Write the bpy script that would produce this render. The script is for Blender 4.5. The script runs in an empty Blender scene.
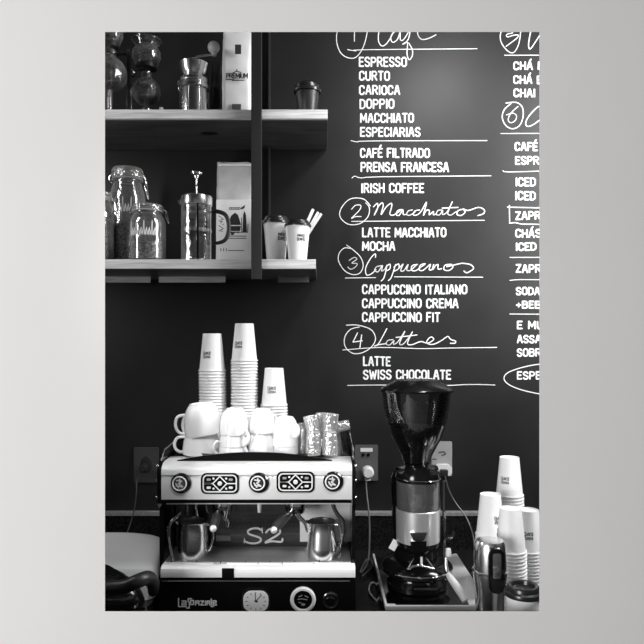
import bpy, bmesh, math, random
from mathutils import Vector, Matrix
random.seed(7)
PI = math.pi
C = bpy.context.scene.collection
F = 633.0; CX = 322.0; HZ = 346.0; ZC = 1.60        # focal (px), centre column, horizon row, eye height
TABLE = -0.70                                       # counter top below the eye
def P(px, py, Y): return Vector(((px-CX)*Y/F, Y, ZC-(py-HZ)*Y/F))
def X_(px, Y): return (px-CX)*Y/F
def Z_(py, Y): return ZC-(py-HZ)*Y/F
def S(n, Y): return n*Y/F

# ---------------------------------------------------------------- materials
def mat(name, v, rough=.5, metal=0., noise=0., nscale=20., bump=0., bscale=200., spec=.5, stretch=None, coat=0., tint=None, emit=0.):
    m = bpy.data.materials.new(name); m.use_nodes = True
    nt = m.node_tree; b = nt.nodes['Principled BSDF']
    col = tint if tint else (v, v, v)
    b.inputs['Base Color'].default_value = (*col, 1)
    b.inputs['Roughness'].default_value = rough
    b.inputs['Metallic'].default_value = metal
    b.inputs['Specular IOR Level'].default_value = spec
    b.inputs['Coat Weight'].default_value = coat
    tc = nt.nodes.new('ShaderNodeTexCoord'); mp = nt.nodes.new('ShaderNodeMapping')
    nt.links.new(tc.outputs['Object'], mp.inputs['Vector'])
    if stretch: mp.inputs['Scale'].default_value = stretch
    if noise > 0:
        n = nt.nodes.new('ShaderNodeTexNoise'); n.inputs['Scale'].default_value = nscale; n.inputs['Detail'].default_value = 5
        nt.links.new(mp.outputs[0], n.inputs['Vector'])
        r = nt.nodes.new('ShaderNodeValToRGB')
        lo = [max(0, c*(1-noise)) for c in col]; hi = [min(1, c*(1+noise)) for c in col]
        r.color_ramp.elements[0].position = .3; r.color_ramp.elements[1].position = .7
        r.color_ramp.elements[0].color = (*lo, 1); r.color_ramp.elements[1].color = (*hi, 1)
        nt.links.new(n.outputs['Fac'], r.inputs['Fac']); nt.links.new(r.outputs['Color'], b.inputs['Base Color'])
    if bump > 0:
        n2 = nt.nodes.new('ShaderNodeTexNoise'); n2.inputs['Scale'].default_value = bscale; n2.inputs['Detail'].default_value = 3
        nt.links.new(mp.outputs[0], n2.inputs['Vector'])
        bp = nt.nodes.new('ShaderNodeBump'); bp.inputs['Strength'].default_value = bump; bp.inputs['Distance'].default_value = .002
        nt.links.new(n2.outputs['Fac'], bp.inputs['Height']); nt.links.new(bp.outputs['Normal'], b.inputs['Normal'])
    return m
def glass(name, tintv=.95, refl=.12, diff=0., rough=.03, rim=.3, bs=45, bst=.35):
    m = bpy.data.materials.new(name); m.use_nodes = True
    nt = m.node_tree; nt.nodes.clear()
    out = nt.nodes.new('ShaderNodeOutputMaterial')
    tr = nt.nodes.new('ShaderNodeBsdfTransparent'); tr.inputs[0].default_value = (tintv, tintv, tintv, 1)
    gl = nt.nodes.new('ShaderNodeBsdfGlossy'); gl.inputs['Roughness'].default_value = rough
    fr = nt.nodes.new('ShaderNodeLayerWeight'); fr.inputs['Blend'].default_value = .35
    mr = nt.nodes.new('ShaderNodeMapRange'); mr.inputs['To Min'].default_value = refl; mr.inputs['To Max'].default_value = .85
    nt.links.new(fr.outputs['Fresnel'], mr.inputs['Value'])
    mx = nt.nodes.new('ShaderNodeMixShader')
    nt.links.new(mr.outputs[0], mx.inputs[0]); nt.links.new(tr.outputs[0], mx.inputs[1]); nt.links.new(gl.outputs[0], mx.inputs[2])
    last = mx
    if diff+rim > 0:
        d = nt.nodes.new('ShaderNodeBsdfDiffuse'); d.inputs[0].default_value = (.9, .9, .9, 1)
        m2 = nt.nodes.new('ShaderNodeMixShader'); 
        lw = nt.nodes.new('ShaderNodeLayerWeight'); lw.inputs['Blend'].default_value = .25
        pw = nt.nodes.new('ShaderNodeMath'); pw.operation = 'POWER'; pw.inputs[1].default_value = 2.0; nt.links.new(lw.outputs['Facing'], pw.inputs[0])
        m3 = nt.nodes.new('ShaderNodeMapRange'); m3.inputs['To Min'].default_value = diff; m3.inputs['To Max'].default_value = diff+rim  # white diffuse imitates light caught by the glass, strongest at the edges
        nt.links.new(pw.outputs[0], m3.inputs['Value']); nt.links.new(m3.outputs[0], m2.inputs[0])
        nt.links.new(mx.outputs[0], m2.inputs[1]); nt.links.new(d.outputs[0], m2.inputs[2]); last = m2
    # irregular thickness of pressed glass
    n2 = nt.nodes.new('ShaderNodeTexNoise'); n2.inputs['Scale'].default_value = bs
    bp = nt.nodes.new('ShaderNodeBump'); bp.inputs['Strength'].default_value = bst; bp.inputs['Distance'].default_value = .004
    tc = nt.nodes.new('ShaderNodeTexCoord'); nt.links.new(tc.outputs['Object'], n2.inputs['Vector'])
    nt.links.new(n2.outputs['Fac'], bp.inputs['Height']); nt.links.new(bp.outputs[0], gl.inputs['Normal'])
    nt.links.new(last.outputs[0], out.inputs[0])
    return m
def wood(name, lo, hi, rough=.5):
    m = bpy.data.materials.new(name); m.use_nodes = True
    nt = m.node_tree; b = nt.nodes['Principled BSDF']; b.inputs['Roughness'].default_value = rough
    tc = nt.nodes.new('ShaderNodeTexCoord'); mp = nt.nodes.new('ShaderNodeMapping'); mp.inputs['Scale'].default_value = (1.6, 14, 30)
    nt.links.new(tc.outputs['Object'], mp.inputs['Vector'])
    n = nt.nodes.new('ShaderNodeTexNoise'); n.inputs['Scale'].default_value = 4; n.inputs['Detail'].default_value = 8; n.inputs['Distortion'].default_value = .6
    nt.links.new(mp.outputs[0], n.inputs['Vector'])
    r = nt.nodes.new('ShaderNodeValToRGB'); r.color_ramp.elements[0].position = .32; r.color_ramp.elements[1].position = .68
    r.color_ramp.elements[0].color = (lo, lo, lo, 1); r.color_ramp.elements[1].color = (hi, hi, hi, 1)
    nt.links.new(n.outputs['Fac'], r.inputs['Fac']); nt.links.new(r.outputs['Color'], b.inputs['Base Color'])
    return m
M = dict(
    plaster=mat('plaster', .78, 1., noise=.01, nscale=4, spec=.05, tint=(.79, .775, .765)),
    board=mat('chalkboard', .012, .46, noise=.18, nscale=9, spec=.41),
    chalk=mat('chalk', .85, .9, noise=.1, nscale=220),
    darkwall=mat('dark_paint', .03, .8), ceil=mat('ceiling_paint', .3, .9), floor=mat('floor_tile', .2, .6, noise=.1),
    wood=wood('pale_wood', .5, .85), wood2=wood('dark_wood', .04, .10, .4), steelbar=mat('painted_steel', .018, .45),
    granite=mat('black_granite', .012, .22, noise=.95, nscale=260), upst=mat('granite_edge', .3, .3, noise=.4, nscale=150),
    paper=mat('paper_white', .86, .6), ceram=mat('ceramic_white', .9, .18, spec=.5, coat=.3), ink=mat('black_ink', .02, .6), ink2=mat('pale_ink', .6, .6),
    lid=mat('black_plastic', .015, .28), bplast=mat('satin_black_plastic', .02, .4), rubber=mat('rubber', .03, .55),
    brushed=mat('brushed_steel', .85, .24, 1., noise=.06, nscale=60, stretch=(1, 1, 25)), satin=mat('satin_steel', .8, .38, .35), brightsteel=mat('bright_steel', .95, .3, .0),
    chrome=mat('chrome', .85, .07, 1.), dchrome=mat('dark_chrome', .33, .16, 1., noise=.2, nscale=14), black=mat('gloss_black', .005, .14, spec=.4), bandm=mat('doser_steel', .72, .3, .75), traym=mat('tray_steel', .5, .35, .55, noise=.15, nscale=6),
    backp=mat('backsplash_steel', .2, .22, 1., noise=.25, nscale=8, stretch=(1, 1, 18)),
    white=mat('white_plastic', .8, .3), enamel=mat('pale_enamel', .85, .35, noise=.03, nscale=8), grey=mat('grey_plastic', .10, .45), lgrey=mat('pale_grey_plastic', .33, .45), dgrey=mat('dark_grey_plastic', .05, .45),
    beaker=glass('beaker_glass', .96, .12, .01, .05, .4, 80, .6), foil=mat('grey_foil_paper', .5, .4, noise=.15, nscale=14, bump=.5, bscale=16),
    glass=glass('clear_glass', .97, .08, .04), cup_glass=glass('cut_glass', .93, .36, .14, .08, .4, 130, 1.), smoke=glass('smoked_plastic', .72, .06, .0, .03, .03, 25, .2), doser=glass('doser_window', .6, .16, .05, .15, 0),
    bean=mat('coffee_bean', .03, .3, noise=.5, nscale=300), mixed=mat('pale_grain', .65, .5, noise=.98, nscale=160), kraft=mat('foil_paper', .84, .42, noise=.05, nscale=12, bump=.25, bscale=18),
    bagdark=mat('black_foil', .012, .3, bump=.4, bscale=20), ball=mat('wood_ball', .62, .35, noise=.1, nscale=30), dial=mat('dial_face', .75, .5),
)

# ---------------------------------------------------------------- mesh helpers
class MB:
    def __init__(s, smooth=True): s.bm = bmesh.new(); s.smooth = smooth
    def lathe(s, prof, seg=32, c=(0, 0, 0), ax='z', sx=1., sy=1., rot=None):
        rings = []
        for r, z in prof:
            ring = []
            for i in range(seg):
                a = 2*PI*i/seg; x, y = r*math.cos(a)*sx, r*math.sin(a)*sy
                if ax == 'z': v = Vector((x, y, z))
                elif ax == 'y': v = Vector((x, z, y))
                else: v = Vector((z, x, y))
                if rot: v = rot @ v
                ring.append(s.bm.verts.new(v+Vector(c)))
            rings.append(ring)
        for a, b in zip(rings, rings[1:]):
            for i in range(seg):
                j = (i+1) % seg
                try: s.bm.faces.new((a[i], a[j], b[j], b[i]))
                except ValueError: pass
        for ring, r in ((rings[0], prof[0][0]), (rings[-1], prof[-1][0])):
            if r > 1e-5: s.bm.faces.new(ring)
            else: bmesh.ops.pointmerge(s.bm, verts=ring, merge_co=sum((v.co for v in ring), Vector())/seg)
        return s
    def loft(s, rings, cap=True):
        R = [[s.bm.verts.new(Vector(p)) for p in r] for r in rings]
        n = len(R[0])
        for a, b in zip(R, R[1:]):
            for i in range(n): s.bm.faces.new((a[i], a[(i+1) % n], b[(i+1) % n], b[i]))
        if cap: s.bm.faces.new(R[0]); s.bm.faces.new(R[-1])
        return s
    def box(s, x0, x1, y0, y1, z0, z1, bev=.0):
        b = bmesh.new(); bmesh.ops.create_cube(b, size=1)
        for v in b.verts:
            v.co = Vector(((x0+x1)/2+v.co.x*(x1-x0), (y0+y1)/2+v.co.y*(y1-y0), (z0+z1)/2+v.co.z*(z1-z0)))
        if bev: bmesh.ops.bevel(b, geom=b.edges[:], offset=bev, segments=2, affect='EDGES', profile=.6)
        s.add(b); return s
    def add(s, b):
        me = bpy.data.meshes.new('t'); b.to_mesh(me); b.free(); s.bm.from_mesh(me); bpy.data.meshes.remove(me)
    def prism(s, poly, d0, d1, ax='y', bev=0):
        """poly in the plane normal to ax, extruded from d0 to d1"""
        b = bmesh.new()
        def mk(u, v, d): return (u, d, v) if ax == 'y' else ((d, u, v) if ax == 'x' else (u, v, d))
        lo = [b.verts.new(mk(u, v, d0)) for u, v in poly]; hi = [b.verts.new(mk(u, v, d1)) for u, v in poly]
        n = len(poly)
        for i in range(n): b.faces.new((lo[i], lo[(i+1) % n], hi[(i+1) % n], hi[i]))
        b.faces.new(lo); b.faces.new(hi)
        if bev: bmesh.ops.bevel(b, geom=[e for e in b.edges if len(e.link_faces) == 2 and e.calc_face_angle(0) > .6], offset=bev, segments=2, affect='EDGES')
        s.add(b); return s
    def tube(s, pts, r, seg=10, smooth=0):
        pts = [Vector(p) for p in pts]
        if smooth: pts = catmull(pts, smooth)
        n = len(pts)
        rr = r if isinstance(r, (list, tuple)) else None
        rings = []; up = None
        for i, p in enumerate(pts):
            t = (pts[min(i+1, n-1)]-pts[max(i-1, 0)]).normalized()
            if up is None: up = t.orthogonal().normalized()
            up = (up-t*up.dot(t)).normalized(); sd = t.cross(up)
            if rr:
                f = i/(n-1)*(len(rr)-1); k = min(int(f), len(rr)-2); rad = rr[k]+(rr[k+1]-rr[k])*(f-k)
            else: rad = r
            rings.append([p+up*math.cos(2*PI*j/seg)*rad+sd*math.sin(2*PI*j/seg)*rad for j in range(seg)])
        s.loft(rings); return s
    def torus(s, c, R, r, ax='z', seg=32, t=8, sx=1, sy=1):
        prof = [(R+r*math.cos(2*PI*i/t), r*math.sin(2*PI*i/t)) for i in range(t)]
        rings = []
        for i in range(seg):
            a = 2*PI*i/seg; ring = []
            for pr, pz in prof:
                x, y = pr*math.cos(a)*sx, pr*math.sin(a)*sy
                v = (x, y, pz) if ax == 'z' else ((x, pz, y) if ax == 'y' else (pz, x, y))
                ring.append(s.bm.verts.new(Vector(v)+Vector(c)))
            rings.append(ring)
        for i in range(seg):
            a, b = rings[i], rings[(i+1) % seg]
            for j in range(t): s.bm.faces.new((a[j], a[(j+1) % t], b[(j+1) % t], b[j]))
        return s
    def sphere(s, c, r, seg=16, sz=1., rot=None):
        n = seg//2
        s.lathe([(max(0, r*math.sin(PI*i/n)) if 0 < i < n else 0, -r*math.cos(PI*i/n)*sz) for i in range(n+1)], seg, c, rot=rot); return s
    def strokes(s, lines, w, fn, smooth=0):
        """flat pen strokes; fn maps (u,v,lift) to a point"""
        k = 0
        for ln in lines:
            pts = [Vector((p[0], p[1], 0)) for p in ln]
            if smooth and len(pts) > 2: pts = catmull(pts, smooth)
            for a, b in zip(pts, pts[1:]):
                d = (b-a)
                if d.length < 1e-9: continue
                d.normalize(); nn = Vector((-d.y, d.x, 0))*w/2; k += 1; l = (k % 7)*.12
                q = [a+nn, b+nn, b-nn, a-nn]
                s.bm.faces.new([s.bm.verts.new(fn(p.x, p.y, l)) for p in q])
            for p in pts:
                k += 1; l = (k % 7)*.12
                s.bm.faces.new([s.bm.verts.new(fn(p.x+math.cos(2*PI*i/8)*w/2, p.y+math.sin(2*PI*i/8)*w/2, l)) for i in range(8)])
        return s
    def build(s, name, m, parent=None, loc=None, recalc=True, auto=True):
        if recalc: bmesh.ops.recalc_face_normals(s.bm, faces=s.bm.faces[:])
        me = bpy.data.meshes.new(name); s.bm.to_mesh(me); s.bm.free()
        me.materials.append(M[m] if isinstance(m, str) else m)
        if s.smooth:
            me.polygons.foreach_set('use_smooth', [True]*len(me.polygons)); me.set_sharp_from_angle(angle=math.radians(38))
        o = bpy.data.objects.new(name, me); C.objects.link(o)
        if parent: o.parent = parent
        if loc is not None: o.location = loc
        return o
def catmull(p, n):
    out = []
    for i in range(len(p)-1):
        a = p[max(i-1, 0)]; b = p[i]; c = p[i+1]; d = p[min(i+2, len(p)-1)]
        for k in range(n):
            t = k/n
            out.append(.5*((2*b)+(c-a)*t+(2*a-5*b+4*c-d)*t*t+(3*b-a-3*c+d)*t**3))
    out.append(p[-1]); return out
def tag(o, label, cat, group=None, kind=None):
    o['label'] = label
    if cat: o['category'] = cat
    if group: o['group'] = group
    if kind: o['kind'] = kind
    return o
def thing(name, label, cat, loc, group=None, rz=0):
    o = bpy.data.objects.new(name, None); C.objects.link(o); o.location = loc; o.rotation_euler[2] = rz; o.empty_display_size = .02
    return tag(o, label, cat, group)
def struct(o): o['kind'] = 'structure'; return o
def copytree(o, parent=None):
    c = o.copy(); C.objects.link(c)
    if parent: c.parent = parent
    for ch in o.children: copytree(ch, c)
    return c
def rrect(w, h, r, n=5, cx=0, cy=0):
    pts = []
    for sx, sy, a0 in ((1, 1, 0), (-1, 1, 90), (-1, -1, 180), (1, -1, 270)):
        for i in range(n+1):
            a = math.radians(a0+90*i/n); pts.append((cx+sx*(w/2-r)+r*math.cos(a), cy+sy*(h/2-r)+r*math.sin(a)))
    return pts

# stroke alphabet on a 4 x 6 cell
G = {
 'A': (4, [[(0,0),(1.6,6),(2.4,6),(4,0)],[(.8,2),(3.2,2)]]), 'B': (4, [[(0,0),(0,6),(2.8,6),(3.7,5),(3.7,4),(2.8,3.2),(0,3.2)],[(2.8,3.2),(4,2.3),(4,1),(3,0),(0,0)]]),
 'C': (3.6, [[(3.6,4.6),(3.2,5.7),(2.2,6),(1,6),(0,5),(0,1),(1,0),(2.4,0),(3.4,.5),(3.6,1.4)]]), 'D': (3.8, [[(0,0),(0,6),(2.2,6),(3.8,4.8),(3.8,1.2),(2.2,0),(0,0)]]),
 'E': (3.2, [[(3.2,6),(0,6),(0,0),(3.2,0)],[(0,3.1),(2.6,3.1)]]), 'F': (3.2, [[(3.2,6),(0,6),(0,0)],[(0,3.1),(2.6,3.1)]]),
 'G': (3.8, [[(3.6,4.8),(3,5.8),(1,6),(0,5),(0,1),(1,0),(2.8,0),(3.7,1),(3.7,2.8),(2,2.8)]]), 'H': (3.8, [[(0,0),(0,6)],[(3.8,0),(3.8,6)],[(0,3),(3.8,3)]]),
 'I': (.4, [[(.2,0),(.2,6)]]), 'L': (3, [[(0,6),(0,0),(3,0)]]), 'M': (4.8, [[(0,0),(.2,6),(2.4,1.6),(4.6,6),(4.8,0)]]), 'N': (3.8, [[(0,0),(0,6),(3.8,0),(3.8,6)]]),
 'O': (3.8, [[(1.1,0),(0,1.1),(0,4.9),(1.1,6),(2.7,6),(3.8,4.9),(3.8,1.1),(2.7,0),(1.1,0)]]), 'P': (3.7, [[(0,0),(0,6),(2.6,6),(3.7,5),(3.7,3.8),(2.6,2.8),(0,2.8)]]),
 'R': (3.8, [[(0,0),(0,6),(2.6,6),(3.6,5),(3.6,4),(2.6,3),(0,3)],[(1.8,3),(3.8,0)]]), 'S': (3.5, [[(3.4,5),(2.6,6),(.9,6),(0,5),(0,4.1),(.9,3.3),(2.6,2.7),(3.5,1.9),(3.5,.9),(2.6,0),(.9,0),(0,1)]]),
 'T': (3.6, [[(0,6),(3.6,6)],[(1.8,6),(1.8,0)]]), 'U': (3.7, [[(0,6),(0,1.1),(1.1,0),(2.6,0),(3.7,1.1),(3.7,6)]]), 'V': (3.8, [[(0,6),(1.9,0),(3.8,6)]]),
 'W': (5.4, [[(0,6),(1.3,0),(2.7,5),(4.1,0),(5.4,6)]]), 'Z': (3.5, [[(0,6),(3.5,6),(0,0),(3.5,0)]]), '+': (3, [[(0,2.6),(3,2.6)],[(1.5,1.1),(1.5,4.1)]]),
 '[': (1.2, [[(1.2,6.6),(0,6.6),(0,-.6),(1.2,-.6)]]), ']': (1.2, [[(0,6.6),(1.2,6.6),(1.2,-.6),(0,-.6)]]), '1': (1.4, [[(0,5),(1.2,6),(1.2,0)]]), ' ': (1.6, []),
 'Á': (4, [[(0,0),(1.6,6),(2.4,6),(4,0)],[(.8,2),(3.2,2)],[(2,7.2),(3,8.4)]]), 'É': (3.2, [[(3.2,6),(0,6),(0,0),(3.2,0)],[(0,3.1),(2.6,3.1)],[(1.3,7.2),(2.3,8.4)]]),
}
def text_lines(txt, x0, x1, y0, y1, gap=1.5, jit=.0):
    """strokes for txt filling the box; y1 is the top"""
    tot = sum(G[c][0] for c in txt)+gap*(len(txt)-1)
    sx = (x1-x0)/tot; sy = (y1-y0)/6; out = []; cur = 0
    for c in txt:
        w, ls = G[c]; dy = random.uniform(-jit, jit)
        for l in ls: out.append([(x0+(cur+a)*sx, y0+b*sy+dy) for a, b in l])
        cur += w+gap
    return out

# ---------------------------------------------------------------- camera
cam = bpy.data.cameras.new('camera'); co = bpy.data.objects.new('camera', cam); C.objects.link(co)
co.location = (0, 0, ZC); co.rotation_euler = (PI/2, 0, 0)
cam.sensor_width = 36; cam.lens = F/644*36; cam.shift_y = (HZ-322)/644; cam.clip_start = .05
bpy.context.scene.camera = co
sc = bpy.context.scene
sc.view_settings.view_transform = 'Standard'; sc.view_settings.look = 'None'; sc.view_settings.gamma = 1; sc.view_settings.exposure = 0

# ---------------------------------------------------------------- the setting
YB = 2.20          # chalkboard wall
YP = 1.36          # pale wall with the rectangular opening
def B(px, py, lift=0): return Vector(((px-CX)*YB/F, YB-.0006-lift*.0002, ZC-(py-HZ)*YB/F))
wall = struct(MB(False).box(-2.6, 2.6, YB, YB+.1, 0, 3.0).build('wall_back', 'board'))
tag(wall, 'dark chalkboard wall lettered with a coffee menu', None, kind='structure')
struct(MB(False).box(-2.6, 2.6, -2.0, YB+.1, -.1, 0).build('floor', 'floor'))
struct(MB(False).box(-2.6, 2.6, YP, YB+.1, 3.0, 3.1).build('ceiling', 'ceil'))
struct(MB(False).box(-2.7, -2.6, YP, YB+.1, 0, 3.0).build('wall_left', 'darkwall'))
struct(MB(False).box(2.6, 2.7, YP, YB+.1, 0, 3.0).build('wall_right', 'darkwall'))
# pale front wall: rectangular opening whose reveal splays away on the far side
ox0, ox1 = X_(105, YP), X_(539.3, YP); oz1, oz0 = Z_(32, YP), Z_(611.3, YP)
fw = MB(False); bm = fw.bm
def rect(x0, x1, z0, z1, y): return [bm.verts.new((x0, y, z0)), bm.verts.new((x1, y, z0)), bm.verts.new((x1, y, z1)), bm.verts.new((x0, y, z1))]
g_ = .06
A_ = rect(-2.6, 2.6, 0, 3.0, YP); B_ = rect(ox0, ox1, oz0, oz1, YP); D_ = rect(ox0-g_, ox1+g_, oz0-g_, oz1+g_, YP+.022); E_ = rect(-2.6, 2.6, 0, 3.0, YP+.022)
for a, b in ((A_, B_), (B_, D_), (D_, E_), (E_, A_)):
    for i in range(4): bm.faces.new((a[i], a[(i+1) % 4], b[(i+1) % 4], b[i]))
front = struct(fw.build('wall_front', 'plaster'))
front.data.materials.append(M['darkwall'])               # unseen bar side darkened so the chrome reflects less grey
for p_ in front.data.polygons:
    if p_.center.y > YP+.005: p_.material_index = 1
tag(front, 'plain pale grey wall around the rectangular opening onto the coffee bar', None, kind='structure')

# ---- chalk writing on the back wall
def chalk(name, lines, w, label, smooth=0):
    o = MB(False).strokes([[(x, y) for x, y in l] for l in lines], w, lambda u, v, l: B(u, v, l)).bm if False else None
    mb = MB(False); mb.strokes(lines, w, lambda u, v, l: B(u, v, l), smooth)
    ob = mb.build(name, 'chalk', wall, recalc=False); ob['label'] = label; return ob
def cap_line(txt, x0, x1, yt, yb, full=None, w=1.65):
    ls = text_lines(txt, x0+.8, x1-.8, yb-.8, yt+.8, gap=1.8, jit=.2)   # image rows grow downwards, so base is yb and top is yt
    chalk('menu_line', ls, w, 'chalk lettered menu line reading '+txt)
for t in (('ESPRESSO',358.8,407,56.9,67.1),('CURTO',359,390,71.0,81),('CARIOCA',359,400.2,85.1,95),('DOPPIO',359.5,394.4,98.9,109),('MACCHIATO',360,414,113.1,123),
          ('ESPECIARIAS',360,420.5,127.1,137),('CAFÉ FILTRADO',360,430,148,157.9),('PRENSA FRANCESA',360.5,449,162,172.1),('IRISH COFFEE',361,424.2,183.2,193.2),
          ('LATTE MACCHIATO',362,446.4,227.5,237.4),('MOCHA',362,395.3,241.4,251),('CAPPUCCINO ITALIANO',362,467.3,284.5,294.4),('CAPPUCCINO CREMA',362,458.5,298.5,308.4),
          ('CAPPUCCINO FIT',362,440.3,312.2,322.1),('LATTE',363,390.8,356.3,366.2),('SWISS CHOCOLATE',363,451.2,369.6,379.6)):
    cap_line(*t)
for t in (('CHÁ M',513.2,545,61.5,70.2),('CHÁ B',513.2,543,75.5,84.2),('CHAI V',513.4,546,88.5,97.3),('CAFÉ',514.6,537.8,142.2,151.2),('ESPRES',515,551,156,164.8),('ICED T',515.4,546,177.3,186.4),('ICED C',515,546,191,200.3),
          ('ZAPR',515.2,540.6,211.2,220),('CHÁS',515.2,541,229,237.8),('ICED L',515.6,546,242.3,250.9),('ZAPR',515.6,541,264.2,273),('SODAS',515.8,546,286.8,295.2),('+BEB',516,541,300.7,308.8),
          ('E MUI',516.8,546,320.8,329.4),('ASSA',516.8,541,334.8,343.3),('SOBR',516.8,541,348.2,356.7),('ESPE',516.8,541,371.3,379.8)):
    cap_line(*t, w=1.6)
def tr(pts, ox, oy, s): return [(ox+x/s, oy+y/s) for x, y in pts]
def rule(*pts, w=.75): chalk('menu_rule', [list(pts)], w, 'thin hand drawn chalk rule line', 3)
rule((347.5,49.6),(356,51),(364,49.8),(477,48.8)); rule((351,140.6),(358,142),(370,141),(487,140.6)); rule((352,178),(355,176.2),(361,178),(380,176.8),(491,175.8))
rule((351.6,221.4),(484.5,220.3)); rule((345.5,278),(375.6,277.6)); rule((394.4,276.8),(482.8,277.2)); rule((342.8,350),(380,347.4),(420,348.6),(450,348),(496.5,347.4)); rule((347.5,385.4),(380,385),(440,385.6),(470,384.4),(495,385))
rule((504.4,55.3),(545,55.3)); rule((500.8,133.6),(545,133.4)); rule((503,170.6),(508,172),(545,171)); rule((509.9,257.4),(545,257.4)); rule((509.9,280.4),(520,279.6),(545,279.8)); rule((509.9,314),(545,314.2))
chalk('menu_box', [[(507.5,207.2),(545,208)],[(509.3,205.5),(509.6,223.2)],[(509.6,223.2),(515,222.6),(522,224.2),(545,224.4)]], .95, 'hand drawn chalk box around the fifth right column entry')
chalk('menu_ring', [[(545,363.4),(528,366),(510,371.5),(504,377.5),(508,384),(522,390),(545,395)]], .95, 'chalk ring around the lowest right column entry', 6)
o, s = (325, 28), 5.855
def heading(name_, lab, ring, body, ox, oy, s, w=1.0):
    chalk('menu_ring', [tr(r, ox, oy, s) for r in ring], w*.85, 'chalk ring and number beside the heading '+lab, 5)
    chalk('menu_heading', [tr(b, ox, oy, s) for b in body], w, 'cursive chalk heading reading '+lab, 5)
heading('', 'Cafés', [[(80,0),(68,40),(70,90),(85,135),(110,163),(145,177),(180,172),(212,135),(235,80),(252,0)],[(173,0),(172,40),(172,78)]],
        [[(318,10),(312,50),(316,85),(335,106),(360,92),(388,50),(405,10)],[(415,15),(388,45),(388,75),(402,84),(425,65),(440,25),(440,65),(452,74),(470,55),(488,25),(500,5)],
         [(500,5),(490,60),(470,88),(455,95),(482,85),(480,150),(492,186),(510,165),(512,130),(500,105),(490,88)],[(540,20),(548,50),(570,68),(610,60),(650,40)]], 325, 28, 5.855)
heading('', 'Macchiatos', [[(138,62),(110,35),(60,35),(25,70),(20,105),(50,133),(95,132),(128,105),(134,70),(120,50)],[(65,75),(80,60),(100,60),(96,78),(65,110),(80,104),(102,104)]],
        [[(150,66),(166,52),(165,75),(153,98),(165,72),(182,50),(188,62),(180,96),(200,66),(220,52),(220,70),(214,93),(228,98),(262,76)],[(262,76),(246,80),(238,95),(250,99),(265,78),(266,95),(278,95)],[(302,78),(286,82),(280,96),(294,98),(312,86)],
         [(330,78),(312,82),(305,96),(318,98),(335,85),(357,48),(345,98),(356,80),(368,80),(368,97),(384,84),(384,97),(396,92)],[(418,78),(402,80),(395,95),(408,97),(420,80),(420,96),(438,85),(458,46)],[(457,48),(440,90),(452,98),(468,88),(490,76)],[(418,71),(480,68)],
         [(503,75),(482,80),(476,96),(493,99),(508,86),(500,74),(520,80),(560,68),(582,78),(580,92),(558,100)]], 335, 190, 3.903)
heading('', 'Cappuccinos', [[(45,20),(70,38),(98,65),(110,98),(98,128),(70,135),(38,120),(15,85),(15,55),(35,32),(62,33)],[(55,80),(75,68),(85,75),(66,90),(86,92),(80,105),(62,114),(50,106)]],
        [[(158,68),(157,54),(140,70),(120,108),(123,136),(142,132),(160,115)],[(182,100),(162,105),(155,118),(168,124),(185,100),(182,121),(196,112),(203,98)],[(203,98),(192,145),(180,160)],[(198,106),(214,94),(214,112),(197,122)],[(236,96),(220,145),(208,158)],[(230,106),(248,93),(248,112),(230,122)],
         [(248,112),(266,94),(256,118),(268,120),(285,96),(280,117),(295,118),(318,97)],[(322,95),(302,100),(298,117),(314,120),(332,108),(352,93),(334,98),(328,116),(344,118),(372,95),(367,115),(378,115),(385,96),(382,115),(392,100),(402,96),(402,113),(416,112)],
         [(452,95),(430,98),(425,115),(444,119),(460,106),(452,95),(436,104),(480,94),(500,91),(530,97),(540,112),(515,128),(503,121)]], 335, 240, 3.903)
heading('', 'Lattes', [[(45,28),(90,28),(140,45),(158,78),(145,110),(110,134),(70,138),(40,112),(38,75),(60,45),(95,35)]],
        [[(202,42),(186,72),(170,100),(154,110),(172,104),(200,100)],[(226,84),(206,88),(200,101),(214,105),(230,88),(228,103),(246,92),(272,52)],[(272,54),(252,98),(264,103),(285,80),(302,54)],[(302,54),(283,98),(300,104),(335,92),(362,98),(385,84),(376,74),(364,82),(358,97),(382,103),(412,90),(432,76),(442,72),(452,84),(470,90),(468,98),(450,99)],[(238,76),(320,66)]], 335, 318, 3.903)
chalk('menu_number', [tr(l, 335, 318, 3.903) for l in ([(88,58),(70,94),(106,89)],[(104,66),(97,116)])], 1.05, 'chalk numeral four inside its ring')
chalk('menu_ring', [tr(l, 490, 28, 5.75) for l in ([(68,0),(58,55),(72,98),(105,135),(130,143),(150,125),(168,80),(178,0)],[(130,28),(96,38),(100,52),(130,44),(160,40),(155,58),(92,106)])], .95, 'chalk ring and numeral five in the right column', 5)
chalk('menu_heading', [tr([(238,0),(224,70),(222,108),(232,120),(258,85),(300,20)], 490, 28, 5.75)], 1.05, 'first letter of the cursive heading beside numeral five', 5)
chalk('menu_ring', [tr(l, 490, 28, 5.75) for l in ([(92,432),(150,428),(185,455),(190,510),(170,560),(130,580),(90,560),(70,515),(82,470),(120,435)],[(160,452),(120,490),(104,528),(120,545),(145,532),(152,505),(132,490),(95,500)])], .95, 'chalk ring and numeral six in the right column', 5)
chalk('menu_heading', [tr([(320,430),(270,458),(225,505),(205,545),(215,566),(250,555),(310,510)], 490, 28, 5.75)], 1.05, 'first letter of the cursive heading beside numeral six', 5)

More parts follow.
